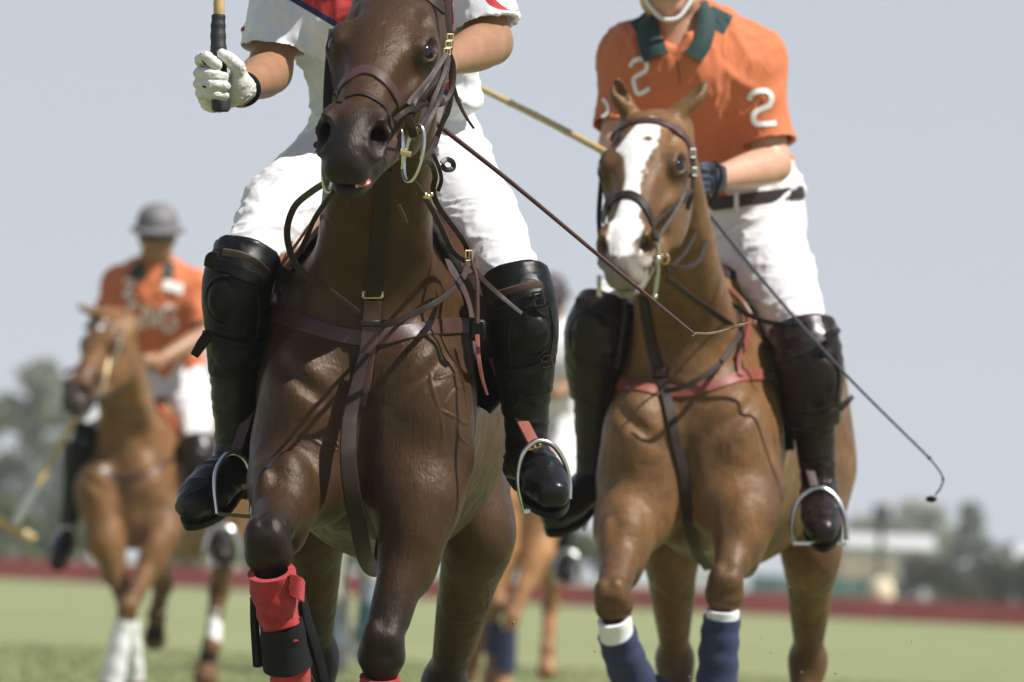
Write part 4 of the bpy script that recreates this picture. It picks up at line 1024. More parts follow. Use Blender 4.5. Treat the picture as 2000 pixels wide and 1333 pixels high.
# leg wraps
def wrap(pl, axis, r, name, mat, parent, ridges=0, amp=0.0015, n=26, seed=0.0, fac=1.12):
    Q = spline([pl(*a) for a in axis], 8); R_ = np.interp(np.linspace(0, 1, len(Q)), np.linspace(0, 1, len(r)), np.asarray(r, float)) / pl.s
    T = np.gradient(Q, axis=0); T /= np.linalg.norm(T, axis=1, keepdims=True); b = nrm(np.cross(T[0], (0, 1, 0))); V_ = []
    for i in range(len(Q)):
        b = nrm(b - T[i] * (b @ T[i])); c = np.cross(T[i], b)
        for k in range(n):
            a = 2 * math.pi * k / n; rr = R_[i] + amp * math.sin(ridges * 2 * math.pi * i / len(Q) + a) + amp * 0.8 * float(vnoise(np.array([[3 * math.cos(a) + seed, 3 * math.sin(a), i * 0.35]]))[0])
            V_.append(Q[i] + rr * (b * math.cos(a) + c * math.sin(a) * fac))
    F = [(i * n + k, i * n + (k + 1) % n, (i + 1) * n + (k + 1) % n, (i + 1) * n + k) for i in range(len(Q) - 1) for k in range(n)]
    # rolled-in rims
    base = len(V_)
    for i in (0, len(Q) - 1):
        for k in range(n): V_.append(Q[i] + (V_[i * n + k] - Q[i]) * 0.72)
    F += [(k, base + k, base + (k + 1) % n, (k + 1) % n) for k in range(n)]; e_ = (len(Q) - 1) * n
    F += [(e_ + k, e_ + (k + 1) % n, base + n + (k + 1) % n, base + n + k) for k in range(n)]
    return MB().add(np.array(V_), F).done(name, mat, parent)
wrap(PL1, [(529, 1116, -0.33), (537, 1165, -0.31), (545, 1212, -0.29)], [46, 44, 38], 'leg_wrap', 'red_fleece', h1, 2.2, 0.0018)
wrap(PL1, [(543, 1196, -0.29), (549, 1222, -0.285)], [36, 38], 'leg_wrap', 'red_fleece', h1, 1, 0.0012, seed=3)
bt_ = wrap(PL1, [(548, 1212, -0.28), (554, 1250, -0.26), (563, 1300, -0.24)], [42, 45, 49], 'tendon_boot', 'neoprene', h1, 1, 0.001)
wrap(PL1, [(563, 1296, -0.24), (570, 1340, -0.21), (574, 1370, -0.2)], [40, 40, 42], 'leg_wrap', 'red_fleece', h1, 1.5, 0.0018, seed=6)
fs([(586, 1160, -0.27), (598, 1215, -0.26), (615, 1270, -0.24), (632, 1340, -0.2)], [14, 20, 22, 18], 'neoprene', 'boot_flap', t=0.012, normal=(0.6, -1, 0))
fs([(498, 1165, -0.27), (500, 1215, -0.26), (506, 1300, -0.23)], [10, 14, 16], 'neoprene', 'boot_flap', t=0.012, normal=(-0.6, -1, 0))
loft([PL1(566, 1120, -0.37), PL1(584, 1126, -0.365), PL1(592, 1136, -0.34)], [PL1(566, 1162, -0.36), PL1(582, 1170, -0.355), PL1(590, 1176, -0.33)], 0.009, 'wrap_tab', 'red_fleece', h1, normal=(0, -1, 0))
MB().ball(PL1(572, 1252, -0.305), (0.011, 0.004, 0.0035)).done('wrap_tab', 'red_fleece', h1)
wrap(PL1, [(742, 1322, -0.075), (738, 1380, -0.06), (734, 1480, -0.02)], [40, 42, 44], 'leg_wrap', 'red_fleece', h1, 4, 0.0018, seed=9)
# tooth and gum in the open corner of the mouth
Hd = lambda u, a, w: H1.O + u * H1.U + a * H1.V + w * H1.W
MB().ball(Hd(0.560, 0.030, -0.119), (0.014, 0.016, 0.0055), np.array([H1.U, H1.V, H1.W])).done('gum', 'gum', h1)
for q in (0.020, 0.027, 0.033): MB().box(Hd(0.569 - (q - 0.02) * 0.5, q, -0.1225), np.array([H1.U, H1.V, H1.W]), (0.003, 0.003, 0.0035), 0.4).done('tooth', 'teeth', h1)
for i in range(16):
    a_ = rng.uniform(-0.035, 0.035); st = Hd(0.555 + rng.uniform(-0.02, 0.02), a_, -0.155 + rng.uniform(0, 0.02)); dv = nrm(H1.U * 0.6 - H1.W * 0.7 + H1.V * a_ * 14 + rng.normal(0, 0.15, 3))
    MB().tube(spline([st, st + dv * 0.014, st + dv * 0.026 + np.array((0, 0, -0.004))], 3), np.linspace(0.0006, 0.0003, 7), 4).done('whisker', 'leather_black', h1)
# ---- saddle of the dark bay
sd1 = thing('saddle', PL1(745, 420, 0.6), 'dark leather saddle with steel stirrups on the dark bay horse', 'saddle', 'polo saddles')
sv = Vol(PL1(745, 420, 0.6) - np.array((0.32, 0.35, 0.25)), PL1(745, 420, 0.6) + np.array((0.32, 0.45, 0.25)), 0.008)
sv.cone(PL1(745, 400, 0.52), PL1(755, 380, 0.92), 0.10, 0.15, 0.08, e=(0, 0, 1), fac=0.5)
for s in (-1, 1): sv.cone(PL1(745 + s * 60, 420, 0.50), PL1(750 + s * 130, 470, 0.60), 0.045, 0.04, 0.05)
V_, F = sv.mesh(); build('seat', V_, F, 'leather_dark', sd1)
def px_curve(pl, L_): return [pl(*q) for q in L_]
flapL = loft(px_curve(PL1, [(645, 405, 0.45), (590, 455, 0.38), (532, 530, 0.33), (492, 620, 0.32), (476, 700, 0.33), (482, 760, 0.34), (506, 792, 0.36)]),
             px_curve(PL1, [(655, 430, 0.60), (622, 480, 0.58), (580, 550, 0.60), (548, 630, 0.62), (535, 700, 0.64), (530, 750, 0.64), (528, 785, 0.62)]), 0.010, 'flap', 'leather_black', sd1, rows=6)
flapR = loft(px_curve(PL1, [(846, 405, 0.45), (905, 470, 0.38), (958, 545, 0.32), (990, 630, 0.32), (1000, 710, 0.33), (988, 765, 0.34), (955, 806, 0.36)]),
             px_curve(PL1, [(836, 440, 0.60), (880, 500, 0.58), (918, 570, 0.60), (935, 640, 0.62), (940, 700, 0.64), (938, 750, 0.64), (930, 790, 0.62)]), 0.010, 'flap', 'leather_black', sd1, rows=6)
for L_, par in (([(645, 405, 0.445), (590, 455, 0.375), (532, 530, 0.325), (492, 620, 0.315), (476, 700, 0.325), (482, 760, 0.335), (506, 792, 0.355)], flapL),
                ([(846, 405, 0.445), (905, 470, 0.375), (958, 545, 0.315), (990, 630, 0.315), (1000, 710, 0.325), (988, 765, 0.335), (955, 806, 0.355)], flapR)):
    MB().tube(spline(px_curve(PL1, L_), 8), 0.0042, 8).done('piping', 'leather_brown', par)
loft(px_curve(PL1, [(648, 400, 0.40), (612, 430, 0.34), (575, 470, 0.28), (548, 520, 0.25)]), px_curve(PL1, [(655, 425, 0.40), (628, 448, 0.34), (596, 485, 0.28), (566, 530, 0.25)]), 0.008, 'panel', 'leather_tan', sd1)
loft(px_curve(PL1, [(845, 400, 0.40), (880, 435, 0.34), (910, 475, 0.28), (930, 530, 0.25)]), px_curve(PL1, [(836, 425, 0.40), (866, 455, 0.34), (892, 495, 0.28), (912, 540, 0.25)]), 0.008, 'panel', 'leather_tan', sd1)
free_strap(PL1, [(512, 720, 0.28), (498, 765, 0.26), (480, 825, 0.235), (464, 876, 0.215), (460, 886, 0.20)], 23, 'leather_brown', 'stirrup_leather', sd1, normal=(-0.3, -1, 0.2))
free_strap(PL1, [(965, 700, 0.30), (990, 768, 0.26), (1018, 820, 0.22), (1042, 866, 0.17), (1046, 874, 0.17)], 25, 'leather_red', 'stirrup_leather', sd1, normal=(0.3, -1, 0.3))
def stirrup(pl, pts, parent, r=5.2, plate=None):
    o = MB().tube(spline([pl(*q) for q in pts], 8), r / pl.s, 10).done('stirrup_iron', 'steel', parent)
    if plate: loft([pl(*q) for q in plate[0]], [pl(*q) for q in plate[1]], 0.008, 'tread', 'steel', o)
stirrup(PL1, [(424, 1004, 0.12), (419, 955, 0.13), (424, 915, 0.145), (446, 886, 0.165), (472, 893, 0.18), (488, 922, 0.18), (493, 965, 0.17), (490, 1006, 0.16)], sd1, plate=([(424, 1004, 0.12), (490, 1010, 0.15)], [(424, 1004, 0.20), (490, 1010, 0.23)]))
stirrup(PL1, [(1024, 998, 0.14), (1014, 960, 0.13), (1012, 925, 0.13), (1022, 885, 0.13), (1048, 862, 0.14), (1080, 870, 0.15), (1102, 902, 0.16), (1112, 940, 0.17), (1112, 975, 0.17)], sd1, plate=([(1024, 1000, 0.10), (1110, 985, 0.13)], [(1024, 1000, 0.18), (1110, 985, 0.21)]))
buckle(PL1(1042, 872, 0.165), (0.2, -1, 0.2), (0.3, 0, -1), 0.012, 0.006, 'brass', sd1)

# ---- straps of the knee guards
def guard_strap(kg, pl, pts, w, par, mat, tongue=None, name='guard_strap', bk=None):
    o, q, n = strap_on(kg[0], pl, pts, w, mat, name, kg[1], y0=-0.3, y1=0.7, t=0.006, lift=0.0015)
    if tongue: free_strap(pl, tongue, [w, w, w * 0.8], mat, 'strap_end', kg[1], t=0.006)
    if bk: buckle(kg[0].hit(pl, bk[0], bk[1], -0.3, 0.7, 0.15) + np.array((0, -0.006, 0)), (0, -1, 0.1), (1, 0, 0.2), w * 0.62 / pl.s, 0.010, 'leather_dark', o)
guard_strap(kgl, PL1, [(415, 512), (440, 522), (470, 535), (505, 548)], 26, p1, 'leather_black', tongue=[(428, 505, 0.12), (414, 505, 0.13), (408, 520, 0.14)])
guard_strap(kgl, PL1, [(402, 655), (440, 668), (480, 676), (520, 676)], 22, p1, 'leather_black', tongue=[(408, 652, 0.12), (394, 672, 0.13), (380, 694, 0.14)])
guard_strap(kgr, PL1, [(975, 615), (1010, 600), (1045, 588), (1072, 580)], 22, p1, 'leather_black', bk=(1052, 585))
guard_strap(kgr, PL1, [(985, 728), (1020, 728), (1055, 716), (1080, 700)], 18, p1, 'leather_black', bk=(1068, 708))
free_strap(PL1, [(438, 492, 0.10), (470, 498, 0.09), (500, 512, 0.10), (520, 530, 0.13)], 14, 'leather_brown', 'guard_rim', kgl[1], t=0.012)
free_strap(PL1, [(972, 574, 0.12), (1000, 566, 0.095), (1028, 558, 0.095), (1050, 556, 0.13)], 13, 'leather_brown', 'guard_rim', kgr[1], t=0.012)

for kg, pl_, L_ in ((kgl, PL1, [(500, 560), (506, 610), (500, 660)]), (kgl, PL1, [(412, 640), (440, 650), (480, 655)]), (kgr, PL1, [(1000, 620), (994, 670), (1000, 715)]), (kgr, PL1, [(1074, 600), (1080, 650), (1072, 700)]),
                    (kg2r, PL2, [(1545, 715), (1542, 770), (1552, 810)]), (kg2r, PL2, [(1630, 690), (1640, 740), (1632, 790)]), (kg2l, PL2, [(1200, 640), (1204, 690), (1196, 735)])):
    strap_on(kg[0], pl_, L_, 3.0, 'leather_dark', 'seam', kg[1], y0=-0.3, y1=0.7, t=0.0015, lift=0.0, round_=True)
# ---- gloved mallet hand
gv = Vol(PL1(360, 250, 0.16) - np.array((0, 0.26, 0)), PL1(505, 75, 0.16) + np.array((0, 0.12, 0)), 0.0022)
G = lambda x, y, dy: PL1(x, y, dy)
gv.ell(G(408, 160, 0.095), (0.026, 0.030, 0.044), 0.012); gv.ell(G(418, 196, 0.10), (0.030, 0.022, 0.026), 0.015)
gv.chain([(*G(470, 160, 0.075), 0.021), (*G(462, 180, 0.085), 0.024), (*G(438, 192, 0.10), 0.024)], 0.012)
gv.chain([(*G(478, 172, 0.13), 0.031), (*G(466, 172, 0.095), 0.028)], 0.015)
def finger(pts, r): gv.chain([(*G(*p), r * q) for p, q in zip(pts, (1.0, 1.04, 1.0, 0.88))], 0.0025, n=3)
finger([(398, 126, 0.10), (393, 116, 0.062), (405, 114, 0.030), (424, 128, 0.024)], 0.0128)
finger([(392, 146, 0.09), (391, 143, 0.05), (412, 146, 0.022), (437, 151, 0.028)], 0.0118)
finger([(391, 166, 0.09), (390, 163, 0.05), (412, 165, 0.020), (441, 169, 0.026)], 0.0116)
finger([(393, 185, 0.09), (393, 181, 0.055), (413, 184, 0.024), (439, 188, 0.030)], 0.0105)
gv.chain([(*G(466, 152, 0.075), 0.0175), (*G(464, 132, 0.055), 0.0150), (*G(448, 116, 0.040), 0.0132), (*G(434, 106, 0.036), 0.0105)], 0.006, n=4)
V_, F = gv.mesh(); V_ = folds(V_, gv, 0.0012, (60, 60, 90), seed=1.0); glove = build('glove', V_, F, 'glove_leather', p1)
ax_ = nrm(P1['wr_l'] - P1['el_l']); b1 = nrm(np.cross(ax_, (0, 0, 1))); b2 = np.cross(ax_, b1)
cw = G(476, 174, 0.118)
wb = MB()
for k, (r_, t_) in enumerate(((0.0335, 0.0),)):
    wb.tube([cw + (b1 * math.cos(a) + b2 * math.sin(a)) * 0.031 for a in np.linspace(0, 2 * math.pi, 40)], 0.0055, 8, caps=False)
wb.done('wrist_band', 'neoprene', glove)
MB().box(G(399, 122, 0.024), np.array([nrm((0.6, 0, -1)), (0, -1, 0), nrm((1, 0, 0.6))]), (0.006, 0.001, 0.003), 0.3).done('logo_tab', 'neoprene', glove)
MB().box(G(399, 170, 0.014), np.array([nrm((1, 0, -0.4)), (0, -1, 0), nrm((0.4, 0, 1))]), (0.004, 0.001, 0.0018), 0.3).done('logo_tab', 'neoprene', glove)
# ---- mallet held upright
ml = thing('mallet', PL1(431, 215, 0.06), 'bamboo mallet held upright in the white glove, black taped grip', 'mallet', 'polo mallets')
gp = spline([G(427, 30, 0.085), G(426, 60, 0.08), G(427, 100, 0.072), G(429, 150, 0.068), G(431, 195, 0.064)], 10); r_ = np.interp(np.linspace(0, 1, len(gp)), [0, 0.25, 0.5, 1], [13.5, 15, 16, 15.5]) / PL1.s
r_ = r_ * (1 + 0.03 * np.sign(np.sin(np.arange(len(gp)) * 1.05)))
grip = MB().tube(gp, r_, 18).done('grip', 'grip_tape', ml)
MB().tube(spline([G(431, 193, 0.064), G(431.5, 208, 0.062), G(431.5, 219, 0.062)], 5), np.array([16] + [18.5] * 8 + [15.0] * 2)[:11] / PL1.s, 18).done('pommel', 'grip_tape', ml)
MB().tube(spline([G(428.5, -120, 0.12), G(428, 0, 0.09), G(427.5, 32, 0.085)], 6), 11 / PL1.s, 16).done('shaft', 'bamboo', ml)
for yy in (-60, 8):
    MB().tube([G(428, yy - 2, 0.09), G(428, yy + 2, 0.09)], 11.8 / PL1.s, 16).done('cane_joint', 'bamboo', ml)
# ---- whip of the rider in white
wh = thing('whip', PL1(860, 246, 0.1), 'thin brown leather whip pointing down right across the white breeches', 'whip', 'riding whips')
MB().tube(spline([PL1(845, 236, 0.10), PL1(1000, 358, 0.0), PL1(1180, 508, -0.12), PL1(1356, 654, -0.25)], 10), np.linspace(5.2, 3.4, 31) / PL1.s, 10).done('shaft', 'whip_brown', wh)
MB().tube(spline([PL1(1352, 656, -0.25), PL1(1360, 652, -0.25), PL1(1385, 652, -0.26), PL1(1420, 645, -0.27), PL1(1445, 636, -0.28), PL1(1466, 630, -0.28)], 6), np.array([2.4] * 22 + [3.2] * 4 + [1.6] * 5)[:31] / PL1.s, 8).done('lash', 'whip_cord', wh)

# ------------------------------------------------------------------ tack of the chestnut with the blaze
def S2(pts, w, mat, name, parent=h2, **kw): return strap_on(H2.v, PL2, pts, w, mat, name, parent, **dict(dict(y0=-0.95, y1=0.6), **kw))
f2 = lambda pts, w, mat, name, parent=h2, **kw: free_strap(PL2, pts, w, mat, name, parent, **kw)
S2([(1195, 275), (1205, 255), (1235, 240), (1278, 238), (1318, 252), (1342, 278), (1350, 302)], 18, 'leather_brown', 'browband', t=0.006)
S2([(1180, 428), (1186, 406), (1200, 390), (1226, 381), (1250, 392), (1265, 416), (1275, 448), (1280, 470)], 20, 'leather_dark', 'noseband', t=0.006)
f2([(1350, 290, -0.35), (1354, 330, -0.38), (1352, 372, -0.40), (1342, 410, -0.40)], 10, 'leather_dark', 'cheek_strap')
f2([(1352, 372, -0.40), (1322, 398, -0.46), (1290, 425, -0.54), (1275, 440, -0.58)], 8, 'leather_dark', 'cheek_strap')
f2([(1345, 340, -0.38), (1335, 380, -0.43), (1318, 416, -0.48), (1294, 452, -0.54), (1284, 470, -0.57)], 8, 'leather_dark', 'cheek_strap')
f2([(1180, 320, -0.30), (1174, 360, -0.36), (1170, 420, -0.46), (1172, 460, -0.52), (1176, 520, -0.56)], 10, 'leather_dark', 'cheek_strap')
buckle(PL2(1352, 300, -0.37), (0.4, -1, 0), (0, 0, 1), 0.006, 0.010, 'steel', h2); buckle(PL2(1355, 336, -0.39), (0.4, -1, 0), (0, 0, 1), 0.005, 0.009, 'steel', h2)
bt2 = MB().tube(spline([PL2(1283, 468, -0.58), PL2(1286, 500, -0.57), PL2(1284, 540, -0.55), PL2(1279, 582, -0.53)], 6), 0.0048, 8).done('bit_shank', 'steel', h2)
for q, r_ in (((1284, 506, -0.585), 0.009), ((1279, 580, -0.535), 0.007), ((1284, 470, -0.58), 0.008)): MB().ball(PL2(*q), r_).done('bit_boss', 'steel', bt2)
MB().ring(PL2(1298, 506, -0.57), np.array([(0.8, -0.3, 0), (0, 0, 1)]), 0.012, 0.003, n=20).done('bit_ring', 'brass', bt2)
f2([(1272, 472, -0.57), (1270, 495, -0.57), (1273, 520, -0.56)], 13, 'navy_cloth', 'bit_guard', t=0.008)
MB().tube(spline([PL2(1169, 538, -0.5), PL2(1170, 560, -0.5), PL2(1171, 578, -0.49)], 4), 0.006, 8).done('bit_shank', 'steel', h2)
f2([(1300, 518, -0.55), (1325, 524, -0.50), (1348, 520, -0.42), (1368, 503, -0.3), (1378, 465, -0.1), (1376, 420, 0.05), (1382, 370, 0.1)], 10, 'leather_dark', 'rein')
f2([(1302, 530, -0.52), (1340, 490, -0.35), (1365, 440, -0.1), (1378, 395, 0.06)], 8, 'leather_dark', 'rein')
f2([(1300, 545, -0.5), (1318, 556, -0.42), (1350, 580, -0.25), (1390, 608, -0.05), (1430, 636, 0.10)], 12, 'leather_dark', 'rein')
f2([(1385, 352, 0.05), (1402, 322, 0.04), (1409, 345, 0.05), (1398, 378, 0.06), (1380, 405, 0.08)], 7, 'leather_dark', 'rein', round_=True)
f2([(1400, 585, 0.18), (1432, 596, 0.16), (1462, 615, 0.12), (1498, 629, 0.08), (1540, 633, 0.06), (1575, 631, 0.06)], [9, 10, 10, 9, 7], 'leather_black', 'rein_end', round_=True)
b2_, q_, n_ = S2([(1190, 742), (1220, 750), (1250, 758), (1306, 765), (1355, 762), (1408, 748), (1453, 735), (1490, 732), (1520, 733)], 25, 'leather_red', 'breastplate', t=0.006, y0=-0.4)
MB().box(H2.v.hit(PL2, 1495, 735, -0.4, 0.6, 0.2) + np.array((0, -0.010, 0)), np.eye(3), (0.026, 0.006, 0.013), 0.4).done('strap_keeper', 'leather_dark', b2_)
buckle(H2.v.hit(PL2, 1515, 735, -0.4, 0.6, 0.2), (0, -1, 0), (1, 0, 0), 0.014, 0.010, 'steel', b2_)
S2([(1258, 580), (1264, 620), (1272, 664), (1280, 700), (1290, 738)], 25, 'leather_dark', 'neck_strap', t=0.006, y0=-0.25, lift=0.003)
MB().box(H2.v.hit(PL2, 1290, 728, -0.4, 0.6) + np.array((0, -0.010, 0)), np.eye(3), (0.02, 0.008, 0.012), 0.4).done('strap_keeper', 'leather_dark', b2_)
S2([(1293, 745), (1300, 775), (1310, 830), (1322, 885), (1336, 935), (1345, 1010), (1360, 1070), (1384, 1105)], 22, 'leather_dark', 'martingale', t=0.006, y0=-0.4, lift=0.006)
f2([(1297, 764, -0.05), (1330, 757, -0.06), (1370, 738, -0.05), (1408, 708, 0.0), (1432, 675, 0.06), (1448, 650, 0.12)], 11, 'leather_dark', 'rein')
S2([(1460, 618), (1456, 648), (1449, 676), (1438, 705), (1442, 738)], 12, 'leather_red', 'breastplate_strap', t=0.006, y0=-0.3, lift=0.006)
S2([(1438, 600), (1444, 640), (1440, 680), (1434, 700)], 8, 'leather_dark', 'breastplate_strap', t=0.005, y0=-0.3, lift=0.006)
f2([(1222, 570, 0.10), (1220, 620, 0.1), (1214, 660, 0.12), (1205, 720, 0.14)], 9, 'leather_dark', 'breastplate_strap')
wrap(PL2, [(1199, 1210, -0.21), (1206, 1248, -0.19)], [33, 33], 'leg_wrap', 'white_wrap', h2, 1, 0.001)
wrap(PL2, [(1204, 1238, -0.19), (1222, 1290, -0.15), (1246, 1350, -0.08)], [38, 40, 44], 'leg_wrap', 'navy_cloth', h2, 3, 0.0016, seed=2)
wrap(PL2, [(1411, 1192, -0.14), (1410, 1215, -0.135)], [32, 33], 'leg_wrap', 'white_wrap', h2, 1, 0.001)
wrap(PL2, [(1409, 1206, -0.135), (1404, 1270, -0.12), (1399, 1350, -0.10)], [37, 39, 41], 'leg_wrap', 'navy_cloth', h2, 3.5, 0.0018, seed=4)
f2([(1250, 1320, -0.12), (1280, 1345, -0.06), (1310, 1375, 0.0)], [30, 60, 60], 'navy_cloth', 'wrap_tab', t=0.02)
sd2 = thing('saddle', PL2(1440, 520, 0.6), 'dark leather saddle with tan panel edge and steel stirrups on the blazed chestnut horse', 'saddle', 'polo saddles')
sv = Vol(PL2(1430, 520, 0.6) - np.array((0.32, 0.35, 0.25)), PL2(1430, 520, 0.6) + np.array((0.32, 0.45, 0.25)), 0.010)
sv.cone(PL2(1405, 545, 0.50), PL2(1440, 530, 0.92), 0.08, 0.15, 0.08, e=(0, 0, 1), fac=0.5)
for s in (-1, 1): sv.cone(PL2(1400 + s * 30, 560, 0.48), PL2(1400 + s * 90, 600, 0.60), 0.035, 0.035, 0.05)
V_, F = sv.mesh(); build('seat', V_, F, 'leather_dark', sd2)
flp = loft(px_curve(PL2, [(1420, 570, 0.36), (1462, 600, 0.32), (1500, 660, 0.30), (1528, 730, 0.31), (1545, 800, 0.33), (1548, 880, 0.36)]),
           px_curve(PL2, [(1410, 590, 0.52), (1445, 625, 0.54), (1480, 690, 0.58), (1500, 760, 0.62), (1512, 820, 0.64), (1515, 880, 0.64)]), 0.010, 'flap', 'leather_black', sd2, rows=6)
MB().tube(spline(px_curve(PL2, [(1388, 535, 0.36), (1420, 562, 0.34), (1450, 592, 0.30), (1476, 638, 0.28), (1496, 685, 0.28), (1512, 722, 0.29)]), 8), 0.008, 8).done('panel', 'leather_tan', sd2)
loft(px_curve(PL2, [(1225, 600, 0.40), (1200, 680, 0.32), (1185, 760, 0.31), (1180, 860, 0.33), (1186, 930, 0.36)]),
     px_curve(PL2, [(1235, 610, 0.52), (1222, 690, 0.56), (1210, 770, 0.60), (1206, 860, 0.62), (1206, 930, 0.64)]), 0.010, 'flap', 'leather_black', sd2, rows=6)
free_strap(PL2, [(1556, 830, 0.28), (1576, 900, 0.24), (1590, 950, 0.20), (1594, 964, 0.18)], 18, 'leather_brown', 'stirrup_leather', sd2, normal=(0.2, -1, 0.1))
free_strap(PL2, [(1172, 800, 0.30), (1160, 845, 0.30), (1146, 890, 0.29), (1133, 926, 0.28)], 12, 'leather_brown', 'stirrup_leather', sd2)
stirrup(PL2, [(1549, 1060, 0.12), (1547, 1020, 0.12), (1557, 982, 0.13), (1580, 960, 0.14), (1606, 954, 0.14), (1632, 972, 0.14), (1650, 1010, 0.13), (1654, 1055, 0.13)], sd2, 5.0, plate=([(1549, 1062, 0.06), (1654, 1062, 0.06)], [(1549, 1062, 0.16), (1654, 1062, 0.16)]))
stirrup(PL2, [(1104, 1020, 0.27), (1106, 960, 0.26), (1122, 930, 0.26), (1144, 930, 0.27), (1156, 958, 0.27), (1151, 1000, 0.27), (1140, 1036, 0.27)], sd2, 4.5)
guard_strap(kg2r, PL2, [(1520, 700), (1555, 690), (1595, 672), (1628, 658)], 20, p2, 'boot_brown', tongue=[(1612, 662, 0.10), (1628, 650, 0.11), (1636, 642, 0.12)])
guard_strap(kg2r, PL2, [(1560, 812), (1600, 815), (1640, 795)], 12, p2, 'boot_brown', tongue=[(1640, 800, 0.10), (1655, 785, 0.11), (1664, 775, 0.12)])
guard_strap(kg2l, PL2, [(1135, 592), (1165, 600), (1195, 615), (1215, 628)], 20, p2, 'boot_brown', tongue=[(1150, 594, 0.10), (1138, 591, 0.11), (1126, 588, 0.12)])
# wide top cuff of the rear knee guards
# ---- shirt details of the rider in orange
def on2(L_, off=0.008):
    out = []
    for x, y, d in L_:
        p = V2s.hit(PL2, x, y, -0.3, 0.8); q = PL2(x, y, d)
        out.append(q if p is None or p[1] - off > q[1] else p + np.array((0, -off, 0)))
    return out
loft(on2([(1268, 30, 0.35), (1246, 60, 0.34), (1248, 92, 0.32), (1258, 122, 0.30)]), on2([(1286, 44, 0.33), (1290, 68, 0.31), (1299, 90, 0.29), (1306, 104, 0.28)]), 0.006, 'collar', 'green_cloth', sh2, normal=(0, -1, 0), bulge=0.010)
loft(on2([(1378, 0, 0.36), (1396, 38, 0.35), (1391, 85, 0.32), (1370, 123, 0.30)]), on2([(1360, 30, 0.33), (1360, 62, 0.31), (1348, 88, 0.29), (1333, 104, 0.28)]), 0.006, 'collar', 'green_cloth', sh2, normal=(0, -1, 0), bulge=0.010)
nc = PL2(1328, 46, 0.405); t_ = np.linspace(-2.75, -0.39, 30); nb1 = nrm((1, 0, 0.22))
MB().ribbon(nc + np.outer(np.cos(t_) * 0.068, nb1) + np.outer(np.sin(t_) * 0.070, nrm((0, 1, 0.55))), np.outer(np.cos(t_), nb1) + np.outer(np.sin(t_), (0, 1, 0)), 0.034, 0.004).done('collar_stand', 'green_cloth', sh2)
def decal(v, pl, pts, w, mat, name, parent, y0=-0.3, y1=0.8, n=8, lift=0.0020): return strap_on(v, pl, pts, w, mat, name, parent, y0=y0, y1=y1, t=0.0006, n=n, lift=lift)[0]
decal(V2s, PL2, [(1231, 132), (1238, 120), (1252, 116), (1263, 124), (1262, 138), (1250, 146), (1238, 155), (1240, 170), (1246, 183), (1257, 180), (1270, 173)], 9, 'print_white', 'number_two', sh2)
decal(V2s, PL2, [(1463, 196), (1468, 184), (1484, 178), (1500, 180), (1507, 192), (1502, 206), (1486, 214), (1473, 222), (1472, 236), (1480, 243), (1498, 243), (1516, 241)], 11, 'print_white', 'number_two', sh2)
decal(V2s, PL2, [(1178, 194), (1186, 204), (1188, 216), (1182, 227), (1176, 228)], 8, 'print_white', 'number_two', sh2)
MB().tube(spline([P for P in (V2s.hit(PL2, x, y, -0.3, 0.8) for x, y in ((1320, 104), (1322, 122), (1326, 142), (1328, 165))) if P is not None], 4), 0.0014, 6).done('zip', 'leather_dark', sh2)
# belt
wc = PL2(1447, 393, 0.585); t_ = np.linspace(0, 2 * math.pi, 49); bx = nrm((1, 0, 0.14))
Pb = wc + np.outer(np.cos(t_) * 0.158, bx) + np.outer(np.sin(t_) * 0.122, (0, 1, 0)); Nb = np.outer(np.cos(t_) / 0.158, bx) + np.outer(np.sin(t_) / 0.122, (0, 1, 0))
MB().ribbon(Pb, Nb, 0.032, 0.006).done('belt', 'belt_leather', p2)
for a_ in (4.62,):
    q = wc + math.cos(a_) * 0.158 * bx + np.array((0, math.sin(a_) * 0.122, 0)); nn = nrm(math.cos(a_) / 0.158 * bx + np.array((0, math.sin(a_) / 0.122, 0)))
    MB().ribbon([q + nn * 0.006 + np.array((0, 0, z)) for z in (0.022, 0.0, -0.024)], [nn] * 3, 0.012, 0.004).done('belt_loop', 'white_cloth', br2)
# chin strap
MB().tube(spline([Hh2(-0.075, 0.03, 0.03), Hh2(-0.066, 0.055, -0.05), Hh2(-0.03, 0.078, -0.108), Hh2(0.0, 0.084, -0.120), Hh2(0.03, 0.078, -0.108), Hh2(0.066, 0.05, -0.05), Hh2(0.075, 0.03, 0.03)], 8), 0.0055, 8).done('chin_strap', 'white_wrap', p2)
# navy gloved rein hand
hv = Vol(PL2(1340, 395, 0.12) - np.array((0, 0.18, 0)), PL2(1420, 305, 0.12) + np.array((0, 0.14, 0)), 0.003)
g2 = lambda x, y, d: PL2(x, y, d)
hv.chain([(*P2['wr_r'], 0.034), (*g2(1388, 350, 0.10), 0.036), (*g2(1374, 350, 0.06), 0.032)], 0.015)
for i, yy in enumerate((331, 345, 359, 372)):
    hv.chain([(*g2(1376, yy, 0.06), 0.012), (*g2(1362, yy, 0.02), 0.0125), (*g2(1368, yy + 2, -0.01), 0.012), (*g2(1380, yy + 2, 0.0), 0.011)], 0.003)
hv.chain([(*g2(1390, 332, 0.05), 0.015), (*g2(1378, 326, 0.02), 0.013), (*g2(1366, 325, 0.005), 0.010)], 0.006)
V_, F = hv.mesh(); gl2 = build('glove', V_, F, 'glove_navy', p2)
MB().tube([PL2(1398, 350, 0.125) + np.array((0.006 * math.cos(a), 0.037 * math.cos(a), 0.037 * math.sin(a))) for a in np.linspace(0, 2 * math.pi, 30)], 0.009, 8, caps=False).done('wrist_band', 'neoprene', gl2)
MB().box(PL2(1392, 343, 0.075), np.eye(3), (0.012, 0.002, 0.016), 0.3).done('cuff_patch', 'print_white', gl2)
